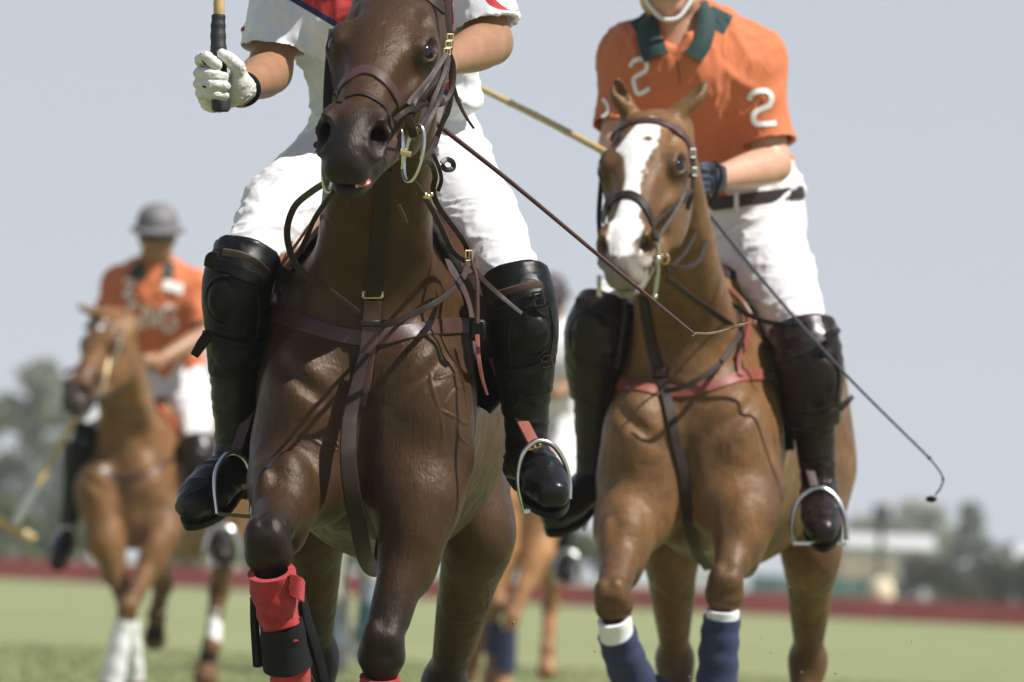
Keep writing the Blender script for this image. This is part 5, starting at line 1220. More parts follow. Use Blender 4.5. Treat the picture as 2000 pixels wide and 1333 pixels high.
# mallet of the rider in orange, and his whip
ml2 = thing('mallet', PL2(1262, 340, 0.1), 'bamboo mallet shaft of the orange rider passing behind the white rider', 'mallet', 'polo mallets')
mp = spline([PL2(1268, 345, 0.08), PL2(1186, 300, 0.20), PL2(1060, 233, 0.40), PL2(945, 176, 0.60), PL2(700, 50, 1.0)], 8)
MB().tube(mp, np.linspace(8.0, 5.8, len(mp)) / PL2.s, 12).done('shaft', 'bamboo', ml2)
for t_ in (0.30, 0.42, 0.55, 0.68):
    i = int(t_ * (len(mp) - 1)); d = nrm(mp[i + 1] - mp[i]); MB().tube([mp[i] - d * 0.003, mp[i] + d * 0.003], 7.6 / PL2.s, 12).done('cane_joint', 'bamboo', ml2)
MB().tube([PL2(1275, 349, 0.07), PL2(1245, 332, 0.11)], 0.014, 12).done('grip', 'grip_tape', ml2)
wh2 = thing('whip', PL2(1375, 402, 0.02), 'long thin blue grey whip of the orange rider reaching down to the right', 'whip', 'riding whips')
MB().tube(spline([PL2(1372, 402, 0.0), PL2(1500, 560, -0.05), PL2(1650, 730, -0.05), PL2(1816, 896, 0.0)], 10), np.linspace(4.0, 2.4, 31) / PL2.s, 8).done('shaft', 'whip_blue', wh2)
MB().tube(spline([PL2(1814, 894, 0.0), PL2(1832, 916, 0.0), PL2(1842, 936, 0.0), PL2(1836, 955, 0.0), PL2(1826, 968, 0.0)], 6), 1.9 / PL2.s, 8).done('lash', 'whip_blue', wh2)
for q, r_, nm in (((1815, 895, 0), 0.005, 'knot'), ((1842, 936, 0), 0.004, 'knot'), ((1819, 975, 0), (0.014, 0.006, 0.008), 'lash_tip')): MB().ball(PL2(*q), r_).done(nm, 'leather_black', wh2)
MB().tube([PL2(1378, 408, 0.0), PL2(1388, 421, 0.0)], 0.006, 8).done('collar_ring', 'steel', wh2)

# ------------------------------------------------------------------ third rider and horse, far left
PL3 = Plane(38.8)
J3 = dict(chest=(262, 950, 0.24), shear=0.30, eye_mid=(196, 676, -0.42), U=(-0.37, -0.62, -0.69), V=(0.80, -0.60, -0.08),
          ears=[(147, 596, -0.30), (238, 600, -0.22)],
          neck=[(262, 885, 0.30, 0.18), (250, 810, 0.14, 0.15), (236, 740, -0.02, 0.132), (222, 680, -0.14, 0.115), (208, 640, -0.20, 0.10)],
          fore=[[(205, 1010, 0.10), (205, 1060, 0.02), (248, 1185, -0.05), (262, 1310, 0.10), (264, 1352, 0.10)],
                [(325, 1010, 0.08), (318, 1050, 0.0), (250, 1190, -0.22), (218, 1318, -0.20), (210, 1362, -0.24)]],
          hind=[[(300, 980, 1.40), (305, 1040, 1.25), (318, 1140, 1.60), (306, 1200, 1.75), (302, 1248, 1.85)],
                [(440, 960, 1.40), (445, 1040, 1.22), (428, 1150, 1.50), (412, 1262, 1.40), (400, 1325, 1.36)]])
H3 = make_horse(PL3, J3, 0.012)
h3 = thing('horse', PL3(265, 1385, 0.2), 'out of focus chestnut horse at far left with white leg wraps', 'horse', 'polo ponies ridden towards the camera')
horse_body(H3, 'body', h3, (0.225, 0.112, 0.045), (0.10, 0.05, 0.024), 'coat_far', muzzle=(0.06, 0.045, 0.04), leg_dark=0.5,
           blaze=[(0.09, 0.0, 0.0), (0.12, 0.02, 0.0), (0.15, 0.018, 0), (0.17, 0.0, 0)])
horse_eyes(H3, h3)
def S3(pts, w, mat, name, **kw): return strap_on(H3.v, PL3, pts, w, mat, name, h3, **dict(dict(y0=-0.95, y1=0.6, n=5), **kw))
S3([(128, 728), (150, 720), (180, 730), (200, 752)], 9, 'leather_brown', 'noseband'); S3([(165, 640), (190, 632), (220, 640), (236, 655)], 8, 'leather_brown', 'browband')
S3([(236, 655), (228, 690), (212, 725), (196, 755)], 7, 'whip_cord', 'cheek_strap')
MB().tube(spline([PL3(200, 735, -0.6), PL3(212, 700, -0.55), PL3(205, 745, -0.6), PL3(196, 775, -0.62)], 5), 0.006, 6).done('bit_ring', 'brass', h3)
S3([(180, 905), (215, 925), (262, 935), (310, 915), (350, 885)], 12, 'leather_brown', 'breastplate', y0=-0.4)
free_strap(PL3, [(200, 775, -0.6), (230, 765, -0.3), (262, 745, 0.0), (285, 712, 0.06)], 6, 'leather_dark', 'rein', h3); free_strap(PL3, [(195, 785, -0.6), (240, 800, -0.3), (300, 800, 0.1)], 6, 'leather_dark', 'rein', h3)
wrap(PL3, [(243, 1212, -0.22), (230, 1275, -0.21), (217, 1335, -0.20)], [19, 22, 24], 'leg_wrap', 'white_wrap', h3, 3, 0.002, 16)
wrap(PL3, [(254, 1215, 0.0), (259, 1270, 0.05), (262, 1325, 0.10)], [17, 18, 20], 'leg_wrap', 'white_wrap', h3, 3, 0.002, 16)
wrap(PL3, [(317, 1145, 1.61), (312, 1175, 1.7), (307, 1200, 1.75)], [16, 16, 17], 'leg_wrap', 'white_wrap', h3, 3, 0.002, 16)
wrap(PL3, [(421, 1195, 1.46), (414, 1262, 1.40)], [15, 17], 'leg_wrap', 'white_wrap', h3, 3, 0.002, 16)
for q in ((304, 1225, 1.80), (406, 1290, 1.38)):
    wrap(PL3, [(q[0] + 2, q[1] - 18, q[2]), (q[0] - 3, q[1] + 24, q[2])], [17, 20], 'bell_boot', 'neoprene', h3, 1, 0.001, 16)
R3 = dict(chest=(300, 575, 0.45), waist=(338, 722, 0.58), neck=(303, 515, 0.42), head=(307, 462, 0.38),
          sh_l=(232, 555, 0.44), el_l=(205, 650, 0.34), wr_l=(186, 745, 0.10), sh_r=(372, 560, 0.44), el_r=(400, 655, 0.36), wr_r=(312, 704, 0.12),
          hip_l=(308, 755, 0.62), hip_r=(350, 750, 0.62), kn_l=(158, 862, 0.20), kn_r=(388, 885, 0.20), an_l=(132, 1040, 0.30), an_r=(425, 1045, 0.28), to_l=(112, 1095, 0.05), to_r=(434, 1090, 0.02))
p3 = thing('person', PL3(335, 750, 0.62), 'out of focus rider in orange shirt with lettering, grey helmet and dark glasses', 'person', 'polo riders')
P3, Hh3, Hax3 = rider_body(PL3, R3, p3, 'skin_tan', 0.008)
hv = Vol(PL3(262, 735, 0.2) - np.array((0, 0.25, 0)), PL3(330, 680, 0.2) + np.array((0, 0.12, 0)), 0.005)
hv.chain([(*P3['wr_r'], 0.033), (*PL3(296, 706, 0.08), 0.038), (*PL3(286, 706, 0.05), 0.034)], 0.015)
for i, yy in enumerate((698, 705, 712, 719)): hv.chain([(*PL3(288, yy, 0.05), 0.011), (*PL3(278, yy, 0.01), 0.012), (*PL3(282, yy + 1, -0.02), 0.011)], 0.003)
V_, F = hv.mesh(); build('hand', V_, F, 'skin_tan', p3)
hm = helmet(Hh3, Hax3, p3, 'helmet_grey')
MB().ball(Hh3(-0.033, 0.098, 0.008), (0.030, 0.008, 0.018), Hax3).done('sunglass_lens', 'lens_black', p3); MB().ball(Hh3(0.033, 0.098, 0.008), (0.030, 0.008, 0.018), Hax3).done('sunglass_lens', 'lens_black', p3)
V3s, sh3 = shirt(PL3, P3, p3, 'shirt_orange', 0.009, sleeve=0.80, wid=(0.165, 0.15), attrs=lambda V_: {'green': np.full(len(V_), 0.05)}, amp=0.010, seed=8.0)
V3b, br3 = breeches(PL3, P3, p3, 0.009, {'l': (250, 795, 0.42), 'r': (375, 810, 0.42)}, amp=0.008, seed=5.0, rad=(0.11, 0.092, 0.062))
for s in 'lr':
    boot(PL3, P3, s, p3, 'boot_brown' if s == 'r' else 'boot_black', 0.008)
knee_guard(PL3, P3, 'l', p3, (150, 880, 16, 22), 'leather_black', h=0.008, r=0.07, dn=0.17); knee_guard(PL3, P3, 'r', p3, (388, 900, 18, 24), 'boot_brown', h=0.008, r=0.08, dn=0.17)
def on3(L_): return [(lambda p: PL3(*q) if p is None else p + np.array((0, -0.01, 0)))(V3s.hit(PL3, q[0], q[1], -0.3, 0.9)) for q in L_]
loft(on3([(280, 508, 0.38), (262, 520, 0.36), (250, 545, 0.34)]), on3([(284, 520, 0.36), (284, 535, 0.33), (288, 545, 0.31)]), 0.008, 'collar', 'green_cloth', sh3)
loft(on3([(326, 508, 0.38), (342, 518, 0.36), (340, 538, 0.33)]), on3([(320, 520, 0.36), (318, 532, 0.33), (314, 545, 0.31)]), 0.008, 'collar', 'green_cloth', sh3)
for L_ in ([(272, 600), (262, 594), (252, 600), (249, 618), (254, 636), (265, 641), (273, 632), (272, 621), (264, 620)],
           [(281, 642), (284, 596), (302, 640), (307, 598)],
           [(342, 605), (332, 598), (321, 604), (317, 622), (322, 641), (334, 646), (343, 638), (343, 626), (334, 625)]):
    strap_on(V3s, PL3, L_, 7.5, 'print_white', 'chest_letter', sh3, y0=-0.3, y1=0.9, t=0.002, lift=0.004, n=5)
strap_on(V3s, PL3, [(318, 556), (335, 560), (356, 566)], 20, 'print_white', 'name_patch', sh3, y0=-0.3, y1=0.9, t=0.002, lift=0.004)
strap_on(V3s, PL3, [(243, 552), (252, 546), (259, 554), (254, 564), (244, 574), (248, 580), (262, 578)], 7, 'print_white', 'number_two', sh3, y0=-0.3, y1=0.9, t=0.002, lift=0.004, n=5)
strap_on(V3s, PL3, [(204, 600), (212, 602), (213, 612), (205, 618)], 6, 'print_white', 'number_two', sh3, y0=-0.3, y1=0.9, t=0.002, lift=0.004, n=5)
sd3 = thing('saddle', PL3(330, 800, 0.6), 'saddle with orange pad and wide steel stirrups on the blurred far left horse', 'saddle', 'polo saddles')
sv = Vol(PL3(320, 800, 0.6) - np.array((0.3, 0.35, 0.25)), PL3(320, 800, 0.6) + np.array((0.3, 0.45, 0.25)), 0.014)
sv.cone(PL3(300, 800, 0.50), PL3(345, 790, 0.92), 0.08, 0.15, 0.08, e=(0, 0, 1), fac=0.5); V_, F = sv.mesh(); build('seat', V_, F, 'leather_dark', sd3)
loft(px_curve(PL3, [(310, 790, 0.34), (340, 830, 0.30), (358, 890, 0.28), (366, 950, 0.30)]), px_curve(PL3, [(300, 800, 0.50), (322, 850, 0.54), (335, 900, 0.58), (340, 950, 0.60)]), 0.012, 'saddle_pad', 'orange_pad', sd3)
stirrup(PL3, [(402, 1100, 0.10), (400, 1065, 0.10), (412, 1035, 0.12), (432, 1028, 0.12), (455, 1040, 0.12), (466, 1070, 0.12), (462, 1102, 0.12)], sd3, 6.5, plate=([(402, 1102, 0.05), (462, 1104, 0.05)], [(402, 1102, 0.14), (462, 1104, 0.14)]))
stirrup(PL3, [(128, 1098, 0.2), (148, 1082, 0.22), (150, 1050, 0.22), (138, 1030, 0.22), (118, 1036, 0.22), (100, 1060, 0.2)], sd3, 4.0)
ml3 = thing('mallet', PL3(186, 750, 0.1), 'out of focus bamboo mallet hanging down at far left with a white end', 'mallet', 'polo mallets')
MB().tube([PL3(190, 742, 0.08), PL3(70, 953, -0.10)], [7 / PL3.s, 5.6 / PL3.s], 10).done('shaft', 'bamboo', ml3)
MB().tube([PL3(72, 950, -0.10), PL3(28, 1026, -0.16)], [7.5 / PL3.s, 9.5 / PL3.s], 10).done('shaft_binding', 'mallet_white', ml3)
MB().tube(spline([PL3(-42, 993, -0.17), PL3(-34, 996, -0.17), PL3(16, 1026, -0.17), PL3(60, 1052, -0.17), PL3(66, 1056, -0.17)], 3), np.array([8, 10, 11, 11, 11, 11, 11, 11, 11, 11, 11, 10, 8])[:13] / PL3.s, 14).done('head', 'bamboo', ml3)

# ------------------------------------------------------------------ fourth rider, behind between the two leading horses
PL4 = Plane(46.3)
J4 = dict(chest=(1022, 985, 0.24), shear=0.05, eye_mid=(985, 790, -0.42), U=(-0.15, -0.735, -0.66), V=(0.94, -0.30, -0.05), ears=[(970, 720, -0.3), (1020, 720, -0.28)],
          neck=[(1020, 930, 0.30, 0.175), (1012, 880, 0.14, 0.148), (1006, 830, -0.02, 0.13), (1003, 795, -0.14, 0.115), (1000, 765, -0.20, 0.10)],
          fore=[[(975, 1040, 0.10), (975, 1080, 0.02), (968, 1180, -0.1), (962, 1270, -0.05), (960, 1330, -0.05)], [(1060, 1035, 0.08), (1052, 1080, 0.0), (1000, 1205, -0.18), (985, 1310, -0.15), (982, 1350, -0.18)]],
          hind=[[(1000, 1020, 1.40), (1000, 1070, 1.25), (960, 1200, 1.55), (925, 1290, 1.7), (915, 1318, 1.75)], [(1080, 1010, 1.40), (1080, 1070, 1.22), (1075, 1180, 1.50), (1070, 1270, 1.40), (1068, 1310, 1.36)]])
H4 = make_horse(PL4, J4, 0.014)
h4 = thing('horse', PL4(1025, 1350, 0.2), 'blurred light chestnut horse with navy wraps behind the gap between the two leading horses', 'horse', 'polo ponies ridden towards the camera')
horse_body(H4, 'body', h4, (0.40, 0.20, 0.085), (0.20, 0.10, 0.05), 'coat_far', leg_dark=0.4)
wrap(PL4, [(992, 1232, -0.17), (986, 1310, -0.15)], [18, 22], 'leg_wrap', 'navy_cloth', h4, 3, 0.002, 14); wrap(PL4, [(966, 1215, -0.08), (962, 1275, -0.05)], [16, 18], 'leg_wrap', 'navy_cloth', h4, 3, 0.002, 14)
R4 = dict(chest=(1080, 690, 0.45), waist=(1075, 800, 0.58), neck=(1076, 628, 0.42), head=(1074, 588, 0.38), sh_l=(1022, 672, 0.44), el_l=(1010, 750, 0.34), wr_l=(1045, 800, 0.10), sh_r=(1128, 672, 0.44), el_r=(1140, 745, 0.36), wr_r=(1092, 765, 0.12),
          hip_l=(1050, 830, 0.62), hip_r=(1092, 830, 0.62), kn_l=(980, 920, 0.20), kn_r=(1105, 960, 0.20), an_l=(985, 1070, 0.30), an_r=(1102, 1085, 0.28), to_l=(975, 1100, 0.05), to_r=(1106, 1122, 0.02))
p4 = thing('person', PL4(1075, 830, 0.62), 'blurred rider in white with dark helmet behind the white rider\'s knee guard', 'person', 'polo riders')
P4, Hh4, Hax4 = rider_body(PL4, R4, p4, 'skin_tan', 0.010); helmet(Hh4, Hax4, p4, 'helmet_dark')
shirt(PL4, P4, p4, 'shirt_white', 0.011, sleeve=0.80, wid=(0.165, 0.15), attrs=lambda V_: {'red': np.full(len(V_), 0.05), 'navy': np.full(len(V_), 0.05)}, amp=0.01, seed=3.0)
breeches(PL4, P4, p4, 0.011, {'l': (1015, 870, 0.42), 'r': (1098, 890, 0.42)}, amp=0.008, rad=(0.11, 0.095, 0.065))
for s in 'lr': boot(PL4, P4, s, p4, 'boot_black', 0.010)
sd4 = thing('saddle', PL4(1070, 860, 0.6), 'blurred saddle with steel stirrup under the rider in white at the back', 'saddle', 'polo saddles')
sv = Vol(PL4(1060, 860, 0.6) - np.array((0.3, 0.35, 0.25)), PL4(1060, 860, 0.6) + np.array((0.3, 0.45, 0.25)), 0.016)
sv.cone(PL4(1045, 870, 0.50), PL4(1055, 865, 0.92), 0.08, 0.15, 0.08, e=(0, 0, 1), fac=0.5); V_, F = sv.mesh(); build('seat', V_, F, 'leather_dark', sd4)
stirrup(PL4, [(1084, 1138, 0.10), (1080, 1105, 0.10), (1092, 1082, 0.12), (1108, 1078, 0.12), (1126, 1088, 0.12), (1134, 1112, 0.12), (1130, 1138, 0.12)], sd4, 5.5, plate=([(1084, 1138, 0.05), (1130, 1138, 0.05)], [(1084, 1138, 0.14), (1130, 1138, 0.14)]))
# ------------------------------------------------------------------ grey horse, seen only between the legs of the dark bay
PL5 = Plane(52.0)
J5 = dict(chest=(690, 985, 0.24), shear=0.03, eye_mid=(680, 800, -0.42), U=(-0.05, -0.735, -0.66), V=(0.98, -0.1, -0.05), ears=[(660, 740, -0.3), (705, 740, -0.28)],
          neck=[(690, 930, 0.30, 0.175), (688, 880, 0.14, 0.148), (686, 840, -0.02, 0.13), (685, 805, -0.14, 0.115), (684, 780, -0.20, 0.10)],
          fore=[[(652, 1020, 0.10), (652, 1060, 0.02), (652, 1165, -0.05), (652, 1260, 0.0), (652, 1305, -0.02)], [(728, 1020, 0.08), (730, 1060, 0.0), (727, 1130, -0.18), (716, 1235, -0.15), (712, 1275, -0.18)]],
          hind=[[(660, 1000, 1.40), (660, 1050, 1.25), (668, 1170, 1.55), (672, 1250, 1.5), (672, 1290, 1.5)], [(720, 1000, 1.40), (722, 1050, 1.22), (715, 1170, 1.50), (700, 1230, 1.40), (700, 1275, 1.36)]])
H5 = make_horse(PL5, J5, 0.016)
h5 = thing('horse', PL5(690, 1300, 0.2), 'blurred grey horse with teal leg wrap seen between the forelegs of the dark bay', 'horse', 'polo ponies ridden towards the camera')
horse_body(H5, 'body', h5, (0.42, 0.42, 0.40), (0.40, 0.40, 0.40), 'coat_far', leg_dark=0.3)
wrap(PL5, [(725, 1140, -0.18), (721, 1185, -0.17)], [17, 16], 'leg_wrap', 'blue_cloth', h5, 2, 0.002, 14); wrap(PL5, [(720, 1180, -0.165), (714, 1262, -0.15)], [18, 20], 'leg_wrap', 'teal_cloth', h5, 2, 0.002, 14)
wrap(PL5, [(652, 1195, -0.03), (652, 1262, 0.0)], [16, 18], 'leg_wrap', 'blue_cloth', h5, 2, 0.002, 14)

# ------------------------------------------------------------------ field
m, nt, b = nodes('grass'); n = noise(nt, 1.1, 5); n2 = noise(nt, 0.10, 3, 0.6, (1, 0.25, 1)); n3 = noise(nt, 14, 4)
c = mixc(nt, ramp(nt, n2.outputs[0], 0.35, 0.65), (0.165, 0.195, 0.070), (0.225, 0.235, 0.098)); c = mixc(nt, ramp(nt, n.outputs[0], 0.42, 0.8), c, (0.14, 0.178, 0.062))
c = mixc(nt, ramp(nt, n3.outputs[0], 0.45, 0.8), c, (0.25, 0.248, 0.12))
nt.links.new(c, b.inputs['Base Color']); b.inputs['Roughness'].default_value = 0.9; bump(nt, b, n3.outputs[0], 0.5, 0.03)
o = build('ground', np.array([(-1500, -60, 0), (1500, -60, 0), (1500, 3200, 0), (-1500, 3200, 0)], float), [(0, 1, 2, 3)], 'grass', None, False, local=False); tag(o, kind='structure')
# short grass blades near the horses' line, one mass
gx = rng.uniform(-3.5, 4.5, 26000); gy = rng.uniform(30, 62, 26000); gh = rng.uniform(0.015, 0.045, 26000); ga = rng.uniform(0, 6.28, 26000)
Vg = np.empty((26000, 3, 3)); Vg[:, 0] = np.stack([gx - 0.006 * np.cos(ga), gy - 0.006 * np.sin(ga), 0 * gx], 1); Vg[:, 1] = np.stack([gx + 0.006 * np.cos(ga), gy + 0.006 * np.sin(ga), 0 * gx], 1)
Vg[:, 2] = np.stack([gx + rng.normal(0, 0.012, 26000), gy + rng.normal(0, 0.012, 26000), gh], 1)
o = build('grass', Vg.reshape(-1, 3), np.arange(78000).reshape(-1, 3), 'grass', None, False, local=False); tag(o, 'short mown grass blades of the polo field', 'grass', kind='stuff')

simple('board_red', (0.50, 0.040, 0.048), 0.6, nscale=6, var=0.3); simple('tent_white', (0.50, 0.50, 0.49), 0.8, nscale=2, var=0.1); simple('panel_teal', (0.05, 0.15, 0.13), 0.7, nscale=3, var=0.3)
simple('panel_tan', (0.42, 0.36, 0.26), 0.8, nscale=3, var=0.3); simple('post_dark', (0.06, 0.06, 0.065), 0.6, nscale=5, var=0.3); simple('cream_pad', (0.72, 0.62, 0.42), 0.8, nscale=8, var=0.15)
simple('roof_grey', (0.30, 0.31, 0.32), 0.7, nscale=3, var=0.2); simple('bark', (0.10, 0.075, 0.055), 0.9, nscale=14, var=0.4, bs=0.6, bd=0.02); simple('window_dark', (0.03, 0.035, 0.045), 0.15, nscale=4)
def leaf_mat(name, a, b_):
    m, nt, p = nodes(name); n = noise(nt, 0.9, 3); n2 = noise(nt, 9, 2)
    c = mixc(nt, ramp(nt, n.outputs[0], 0.35, 0.65), a, b_); c = mixc(nt, ramp(nt, n2.outputs[0], 0.3, 0.7), c, tuple(x * 1.35 for x in b_)); nt.links.new(c, p.inputs['Base Color']); p.inputs['Roughness'].default_value = 0.6
leaf_mat('leaf_olive', (0.022, 0.026, 0.013), (0.050, 0.052, 0.026)); leaf_mat('leaf_green', (0.055, 0.085, 0.028), (0.10, 0.125, 0.05)); leaf_mat('leaf_tree_hazed', (0.14, 0.16, 0.13), (0.21, 0.225, 0.17)); leaf_mat('leaf_blue_hazed', (0.11, 0.13, 0.125), (0.16, 0.18, 0.165))  # far tree and bush leaves: distance haze mixed into their paled, greyed colour
WX = lambda px, py, d: to_world(np.array([(px - 1000) / FPX * d, d, (666.5 - py) / FPX * d]))     # picture point at distance d -> world
def leaves(C, R_, n, size, seed, flat=1.0):
    """leaf faces scattered through clumps: C centres, R_ radii"""
    r = np.random.default_rng(seed); k = r.integers(0, len(C), n); u = r.normal(size=(n, 3)); u /= np.linalg.norm(u, axis=1, keepdims=True)
    P_ = C[k] + u * (R_[k] * r.uniform(0.55, 1.08, n) )[:, None] * np.array((1, 1, flat))
    a = r.normal(size=(n, 3)); a /= np.linalg.norm(a, axis=1, keepdims=True); b_ = np.cross(a, r.normal(size=(n, 3))); b_ /= np.linalg.norm(b_, axis=1, keepdims=True)
    s = size * r.uniform(0.6, 1.4, n)[:, None]; V_ = np.stack([P_ - a * s, P_ + b_ * s * 0.5, P_ + a * s, P_ - b_ * s * 0.5], 1).reshape(-1, 3)
    V_[:, 2] = np.maximum(V_[:, 2], 0.02); return V_, np.arange(4 * n).reshape(-1, 4)
def tree(base, hgt, wid, mat, label, seed, n=7000, conic=False, trunk=0.25, group='trees beyond the field', leaf=0.16):
    r = np.random.default_rng(seed); o = bpy.data.objects.new('tree', None); COL.objects.link(o); o.location = Vector(base); tag(o, label, 'tree', group); base = np.array(base, float)
    C = []; R_ = []
    for i in range(46):
        t = r.uniform(trunk, 1.0); prof = (1 - t) * 0.95 + 0.05 if conic else math.sin(math.pi * min(0.97, 0.16 + 0.80 * (t - trunk) / (1 - trunk))) ** 0.7
        a = r.uniform(0, 6.28); q = wid / 2 * prof * math.sqrt(r.uniform(0.05, 1)) * 0.85
        C.append(base + np.array((math.cos(a) * q, math.sin(a) * q, hgt * (trunk + (t - trunk) * 0.93)))); R_.append(wid * 0.13 * r.uniform(0.7, 1.3) * (0.6 if conic else 1))
    C = np.array(C); R_ = np.array(R_); V_, F = leaves(C, R_, n, leaf, seed, 0.8); build('crown', V_, F, mat, o, False, local=False)
    mb = MB(); top = base + np.array((0.02 * hgt, 0, hgt * 0.75)); mb.tube(spline([base, base + np.array((0.03 * wid, 0, hgt * 0.3)), top], 5), np.linspace(hgt * 0.035, hgt * 0.008, 11), 9)
    mb.done('trunk', 'bark', o, local=False)
    for i in range(7):
        c = C[r.integers(0, len(C))]; st = base + np.array((0, 0, hgt * r.uniform(0.2, 0.55))); MB().tube(spline([st, (st + c) / 2 + np.array((0, 0, -0.04 * hgt)), c], 4), np.linspace(hgt * 0.012, hgt * 0.003, 9), 6).done('limb', 'bark', o, local=False)
    return o
def hedge(x0, x1, d, ztop, depth, mat, label, seed, n=9000):
    a = WX(x0, 1150, d); b_ = WX(x1, 1150, d); L = b_[0] - a[0]; r = np.random.default_rng(seed); k = int(L * 5)
    C = np.stack([a[0] + r.uniform(0, 1, k) * L, a[1] + r.uniform(-0.5, 0.5, k) * depth, ztop * np.sqrt(r.uniform(0.02, 0.93, k))], 1); R_ = r.uniform(0.22, 0.42, k)
    o = bpy.data.objects.new('hedge', None); COL.objects.link(o); o.location = (float((a[0] + b_[0]) / 2), float(a[1]), 0); tag(o, label, 'hedge', 'hedges behind the boards')
    V_, F = leaves(C, R_, n * 2, 0.13, seed); build('foliage', V_, F, mat, o, False, local=False)
    mb = MB()
    for i in range(int(L * 1.2)):
        x = a[0] + r.uniform(0, 1) * L; y = a[1] + r.uniform(-0.3, 0.3) * depth; mb = MB(); mb.tube([(x, y, 0), (x + r.normal(0, .1), y, ztop * 0.8)], [0.03, 0.01], 5); mb.done('stem', 'bark', o, local=False)
    return o
# red sideboards along the far edge of the field
A_ = WX(-260, 1130, 222); B_ = WX(2260, 1235, 200); A_[2] = B_[2] = 0; Ld = np.linalg.norm(B_ - A_); dr = (B_ - A_) / Ld; nn = np.array((-dr[1], dr[0], 0.0))
sb = bpy.data.objects.new('sideboard', None); COL.objects.link(sb); sb.location = Vector((A_ + B_) / 2); tag(sb, 'low red sideboard running along the far edge of the field', 'sideboard')
k = 0; x = 0.0
while x < Ld:
    c = A_ + dr * (x + 1.2) + np.array((0, 0, 0.275 + 0.004 * (k % 3))); MB().box(c, np.array([dr, nn, (0, 0, 1)]), (1.185, 0.022, 0.27), 0.2).done('board', 'board_red', sb, local=False); x += 2.4; k += 1
hedge(-200, 260, 236, 2.35, 2.0, 'leaf_green', 'mid green clipped hedge behind the boards at far left', 3, 12000)
hedge(280, 1240, 238, 2.2, 2.0, 'leaf_green', 'long mid green hedge behind the boards in the middle', 5, 20000)
hedge(1745, 2300, 228, 1.62, 1.6, 'leaf_olive', 'dark olive hedge behind the boards at far right', 4, 16000)
def trees():
    def base(px, d): q = WX(px, 1150, d); return (q[0], q[1], 0.0)
    tree(base(60, 300), 7.6, 4.2, 'leaf_tree_hazed', 'tall grey green tree at far left behind the hedge', 11, 9000)
    tree(base(160, 330), 6.2, 3.6, 'leaf_tree_hazed', 'rounder grey green tree beside the blurred horse at far left', 12, 7000)
    tree(base(-60, 320), 6.6, 4.2, 'leaf_tree_hazed', 'leafy tree cut by the left edge of the picture', 13, 6000)
    tree(base(20, 262), 3.9, 3.0, 'leaf_blue_hazed', 'low dark bush right above the left hedge', 14, 6000, trunk=0.12, group='bushes behind the hedge'); tree(base(105, 264), 3.7, 2.6, 'leaf_blue_hazed', 'low dark bush next to the hanging mallet', 15, 6000, trunk=0.12, group='bushes behind the hedge')
    tree(base(1890, 300), 4.0, 3.6, 'leaf_blue_hazed', 'pointed grey green tree at far right above the olive hedge', 16, 8000, conic=True, trunk=0.1); tree(base(1965, 306), 2.9, 2.6, 'leaf_blue_hazed', 'smaller pointed tree at the right picture edge', 17, 5000, conic=True, trunk=0.1)
    tree(base(1790, 420), 5.2, 5.0, 'leaf_tree_hazed', 'faint distant tree above the white pavilion', 18, 5000, trunk=0.15); tree(base(1700, 430), 4.6, 5.0, 'leaf_tree_hazed', 'faint distant tree left of the dark lamp post', 19, 5000, trunk=0.15)
trees()
def pavilion(x0, x1, y0, y1, d, label, seed):
    a = WX(x0, 1150, d); b_ = WX(x1, 1150, d); W_ = b_[0] - a[0]; zt = WX((x0 + x1) / 2, y0, d)[2]; cx = (a[0] + b_[0]) / 2; y = a[1]
    o = bpy.data.objects.new('pavilion', None); COL.objects.link(o); o.location = (cx, y + 2, 0); tag(o, label, 'building', 'white pavilions behind the field')
    MB().box((cx, y + 2, zt * 0.42), np.eye(3), (W_ / 2, 2.0, zt * 0.42), 0.02).done('wall', 'tent_white', o, local=False)
    V_ = [(cx - W_ / 2 - .15, y - .15, zt * .84), (cx + W_ / 2 + .15, y - .15, zt * .84), (cx + W_ / 2 + .15, y + 4.15, zt * .84), (cx - W_ / 2 - .15, y + 4.15, zt * .84), (cx - W_ / 2 - .15, y + 2, zt), (cx + W_ / 2 + .15, y + 2, zt)]
    MB().add(V_, [(0, 1, 5, 4), (2, 3, 4, 5), (0, 4, 3), (1, 2, 5), (0, 3, 2, 1)]).done('roof', 'tent_white', o, smooth=False, local=False)
    k = max(2, int(W_ / 1.6))
    for i in range(k):
        w = MB().box((cx - W_ / 2 + (i + 0.5) * W_ / k, y - 0.01, zt * 0.35), np.eye(3), (0.35, 0.03, 0.28), 0.1).done('window', 'window_dark', o, local=False)
pavilion(1655, 1815, 1044, 1090, 262, 'long white pavilion behind the boards right of the chestnut horse', 1); pavilion(1992, 2250, 1072, 1100, 270, 'white pavilion cut by the right edge of the picture', 2)
def panel(x0, x1, y0, y1, d, mat, name, label, cat, group=None, posts=3):
    a = WX(x0, y1, d); b_ = WX(x1, y1, d); zt = WX((x0 + x1) / 2, y0, d)[2]; zb = max(0.05, WX((x0 + x1) / 2, y1, d)[2]); cx = (a[0] + b_[0]) / 2; y = a[1]; W_ = b_[0] - a[0]
    o = bpy.data.objects.new(name, None); COL.objects.link(o); o.location = (cx, y, 0); tag(o, label, cat, group)
    k = max(1, int(round(W_ / 0.9)))
    for i in range(k): MB().box((a[0] + (i + 0.5) * W_ / k, y, (zt + zb) / 2), np.eye(3), (W_ / k / 2 - 0.01, 0.02, (zt - zb) / 2), 0.2).done('board', mat, o, local=False)
    for i in range(posts): MB().box((a[0] + i * W_ / max(1, posts - 1), y + 0.06, zt / 2), np.eye(3), (0.035, 0.035, zt / 2), 0.2).done('post', 'post_dark', o, local=False)
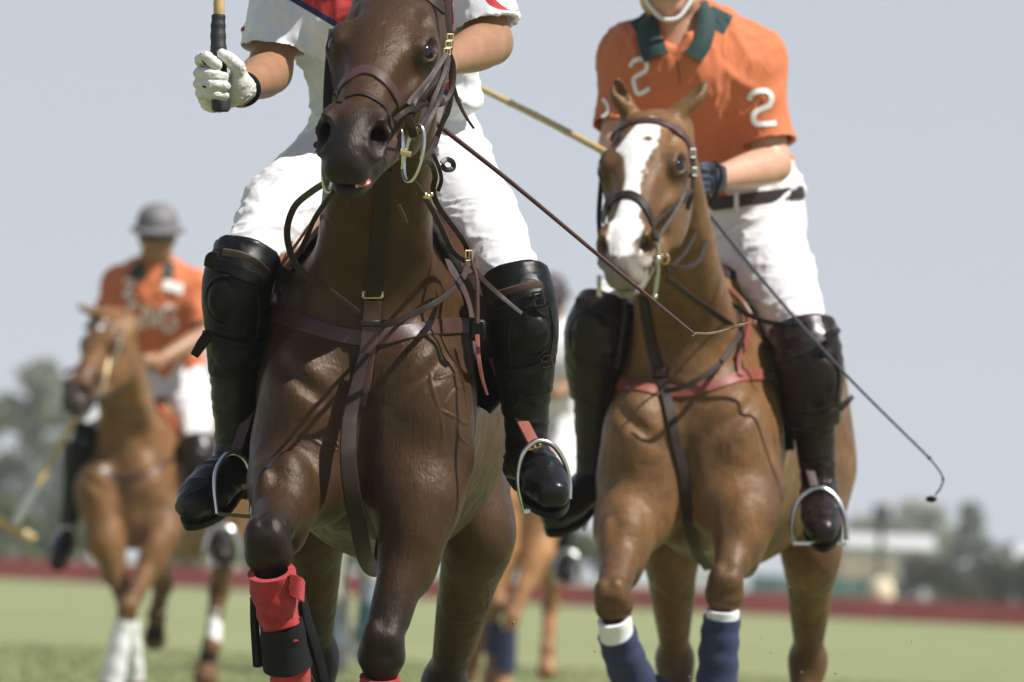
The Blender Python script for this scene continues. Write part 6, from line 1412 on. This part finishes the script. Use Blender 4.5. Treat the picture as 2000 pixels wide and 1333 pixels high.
panel(1465, 1722, 1128, 1195, 222, 'panel_teal', 'screen', 'dark teal screen behind the boards right of the chestnut horse', 'screen')
panel(1635, 1748, 1086, 1132, 232, 'panel_tan', 'stand', 'tan boarded stand above the teal screen', 'stand'); panel(1335, 1440, 1110, 1185, 226, 'tent_white', 'scoreboard', 'pale board seen between the legs of the chestnut horse', 'board')
def lamp_post(px, d, y0):
    q = WX(px, 1150, d); zt = WX(px, y0, d)[2]; o = bpy.data.objects.new('post', None); COL.objects.link(o); o.location = (q[0], q[1], 0); tag(o, 'dark post with a boxy head in front of the white pavilion', 'post')
    MB().tube([(q[0], q[1], 0), (q[0], q[1], zt - 0.3)], [0.10, 0.08], 10).done('pole', 'post_dark', o, local=False); MB().box((q[0], q[1], zt - 0.25), np.eye(3), (0.24, 0.2, 0.26), 0.2).done('head', 'post_dark', o, local=False)
lamp_post(1716, 226, 985)
def flag_ball(px, d):
    q = WX(px, 1150, d); o = bpy.data.objects.new('bollard', None); COL.objects.link(o); o.location = (q[0], q[1], 0); tag(o, 'cream padded bollard in front of the dark post by the boards', 'bollard')
    z = np.array([0, .05, .3, .6, .85, 1.0, 1.05]); r_ = np.array([.2, .26, .30, .31, .28, .18, .05]); MB().tube([(q[0], q[1], t) for t in z], r_, 18).done('pad', 'cream_pad', o, local=False); MB().tube([(q[0], q[1], 0), (q[0], q[1], 0.06)], [0.34, 0.34], 18).done('base', 'post_dark', o, local=False)
flag_ball(1722, 206)
nb_ = 60; bc = np.stack([rng.uniform(-0.6, 1.1, nb_), rng.uniform(17.5, 21.5, nb_), rng.uniform(0.05, 0.75, nb_) ** 1.5 + 0.03], 1); Vb = []; Fb = []
for i in range(nb_):
    r_ = rng.uniform(0.002, 0.006); q = rng.normal(size=(4, 3)); q /= np.linalg.norm(q, axis=1, keepdims=True); k0 = len(Vb); Vb += list(bc[i] + q * r_); Fb += [(k0, k0 + 1, k0 + 2), (k0, k0 + 2, k0 + 3), (k0, k0 + 3, k0 + 1), (k0 + 1, k0 + 3, k0 + 2)]
o = build('turf_specks', np.array(Vb), np.array(Fb), 'grass', None, False, local=False); tag(o, 'tiny specks of turf kicked up round the horses legs', 'turf', kind='stuff')
# ------------------------------------------------------------------ summer haze over the field
hz = MB().box((0, 260, 7.0), np.eye(3), (260, 330, 8.2), 0.001).done('haze', 'grass', None, smooth=False, local=False)
hm_ = bpy.data.materials.new('haze_air'); hm_.use_nodes = True; hn = hm_.node_tree.nodes; hn.clear(); ho = hn.new('ShaderNodeOutputMaterial'); hp = hn.new('ShaderNodeVolumePrincipled')
hp.inputs['Color'].default_value = (0.93, 0.96, 1.0, 1); hp.inputs['Density'].default_value = 0.00035; hp.inputs['Anisotropy'].default_value = 0.2
hm_.node_tree.links.new(hp.outputs[0], ho.inputs['Volume']); hz.data.materials.clear(); hz.data.materials.append(hm_); tag(hz, 'pale summer haze over the polo field', 'haze', kind='stuff')
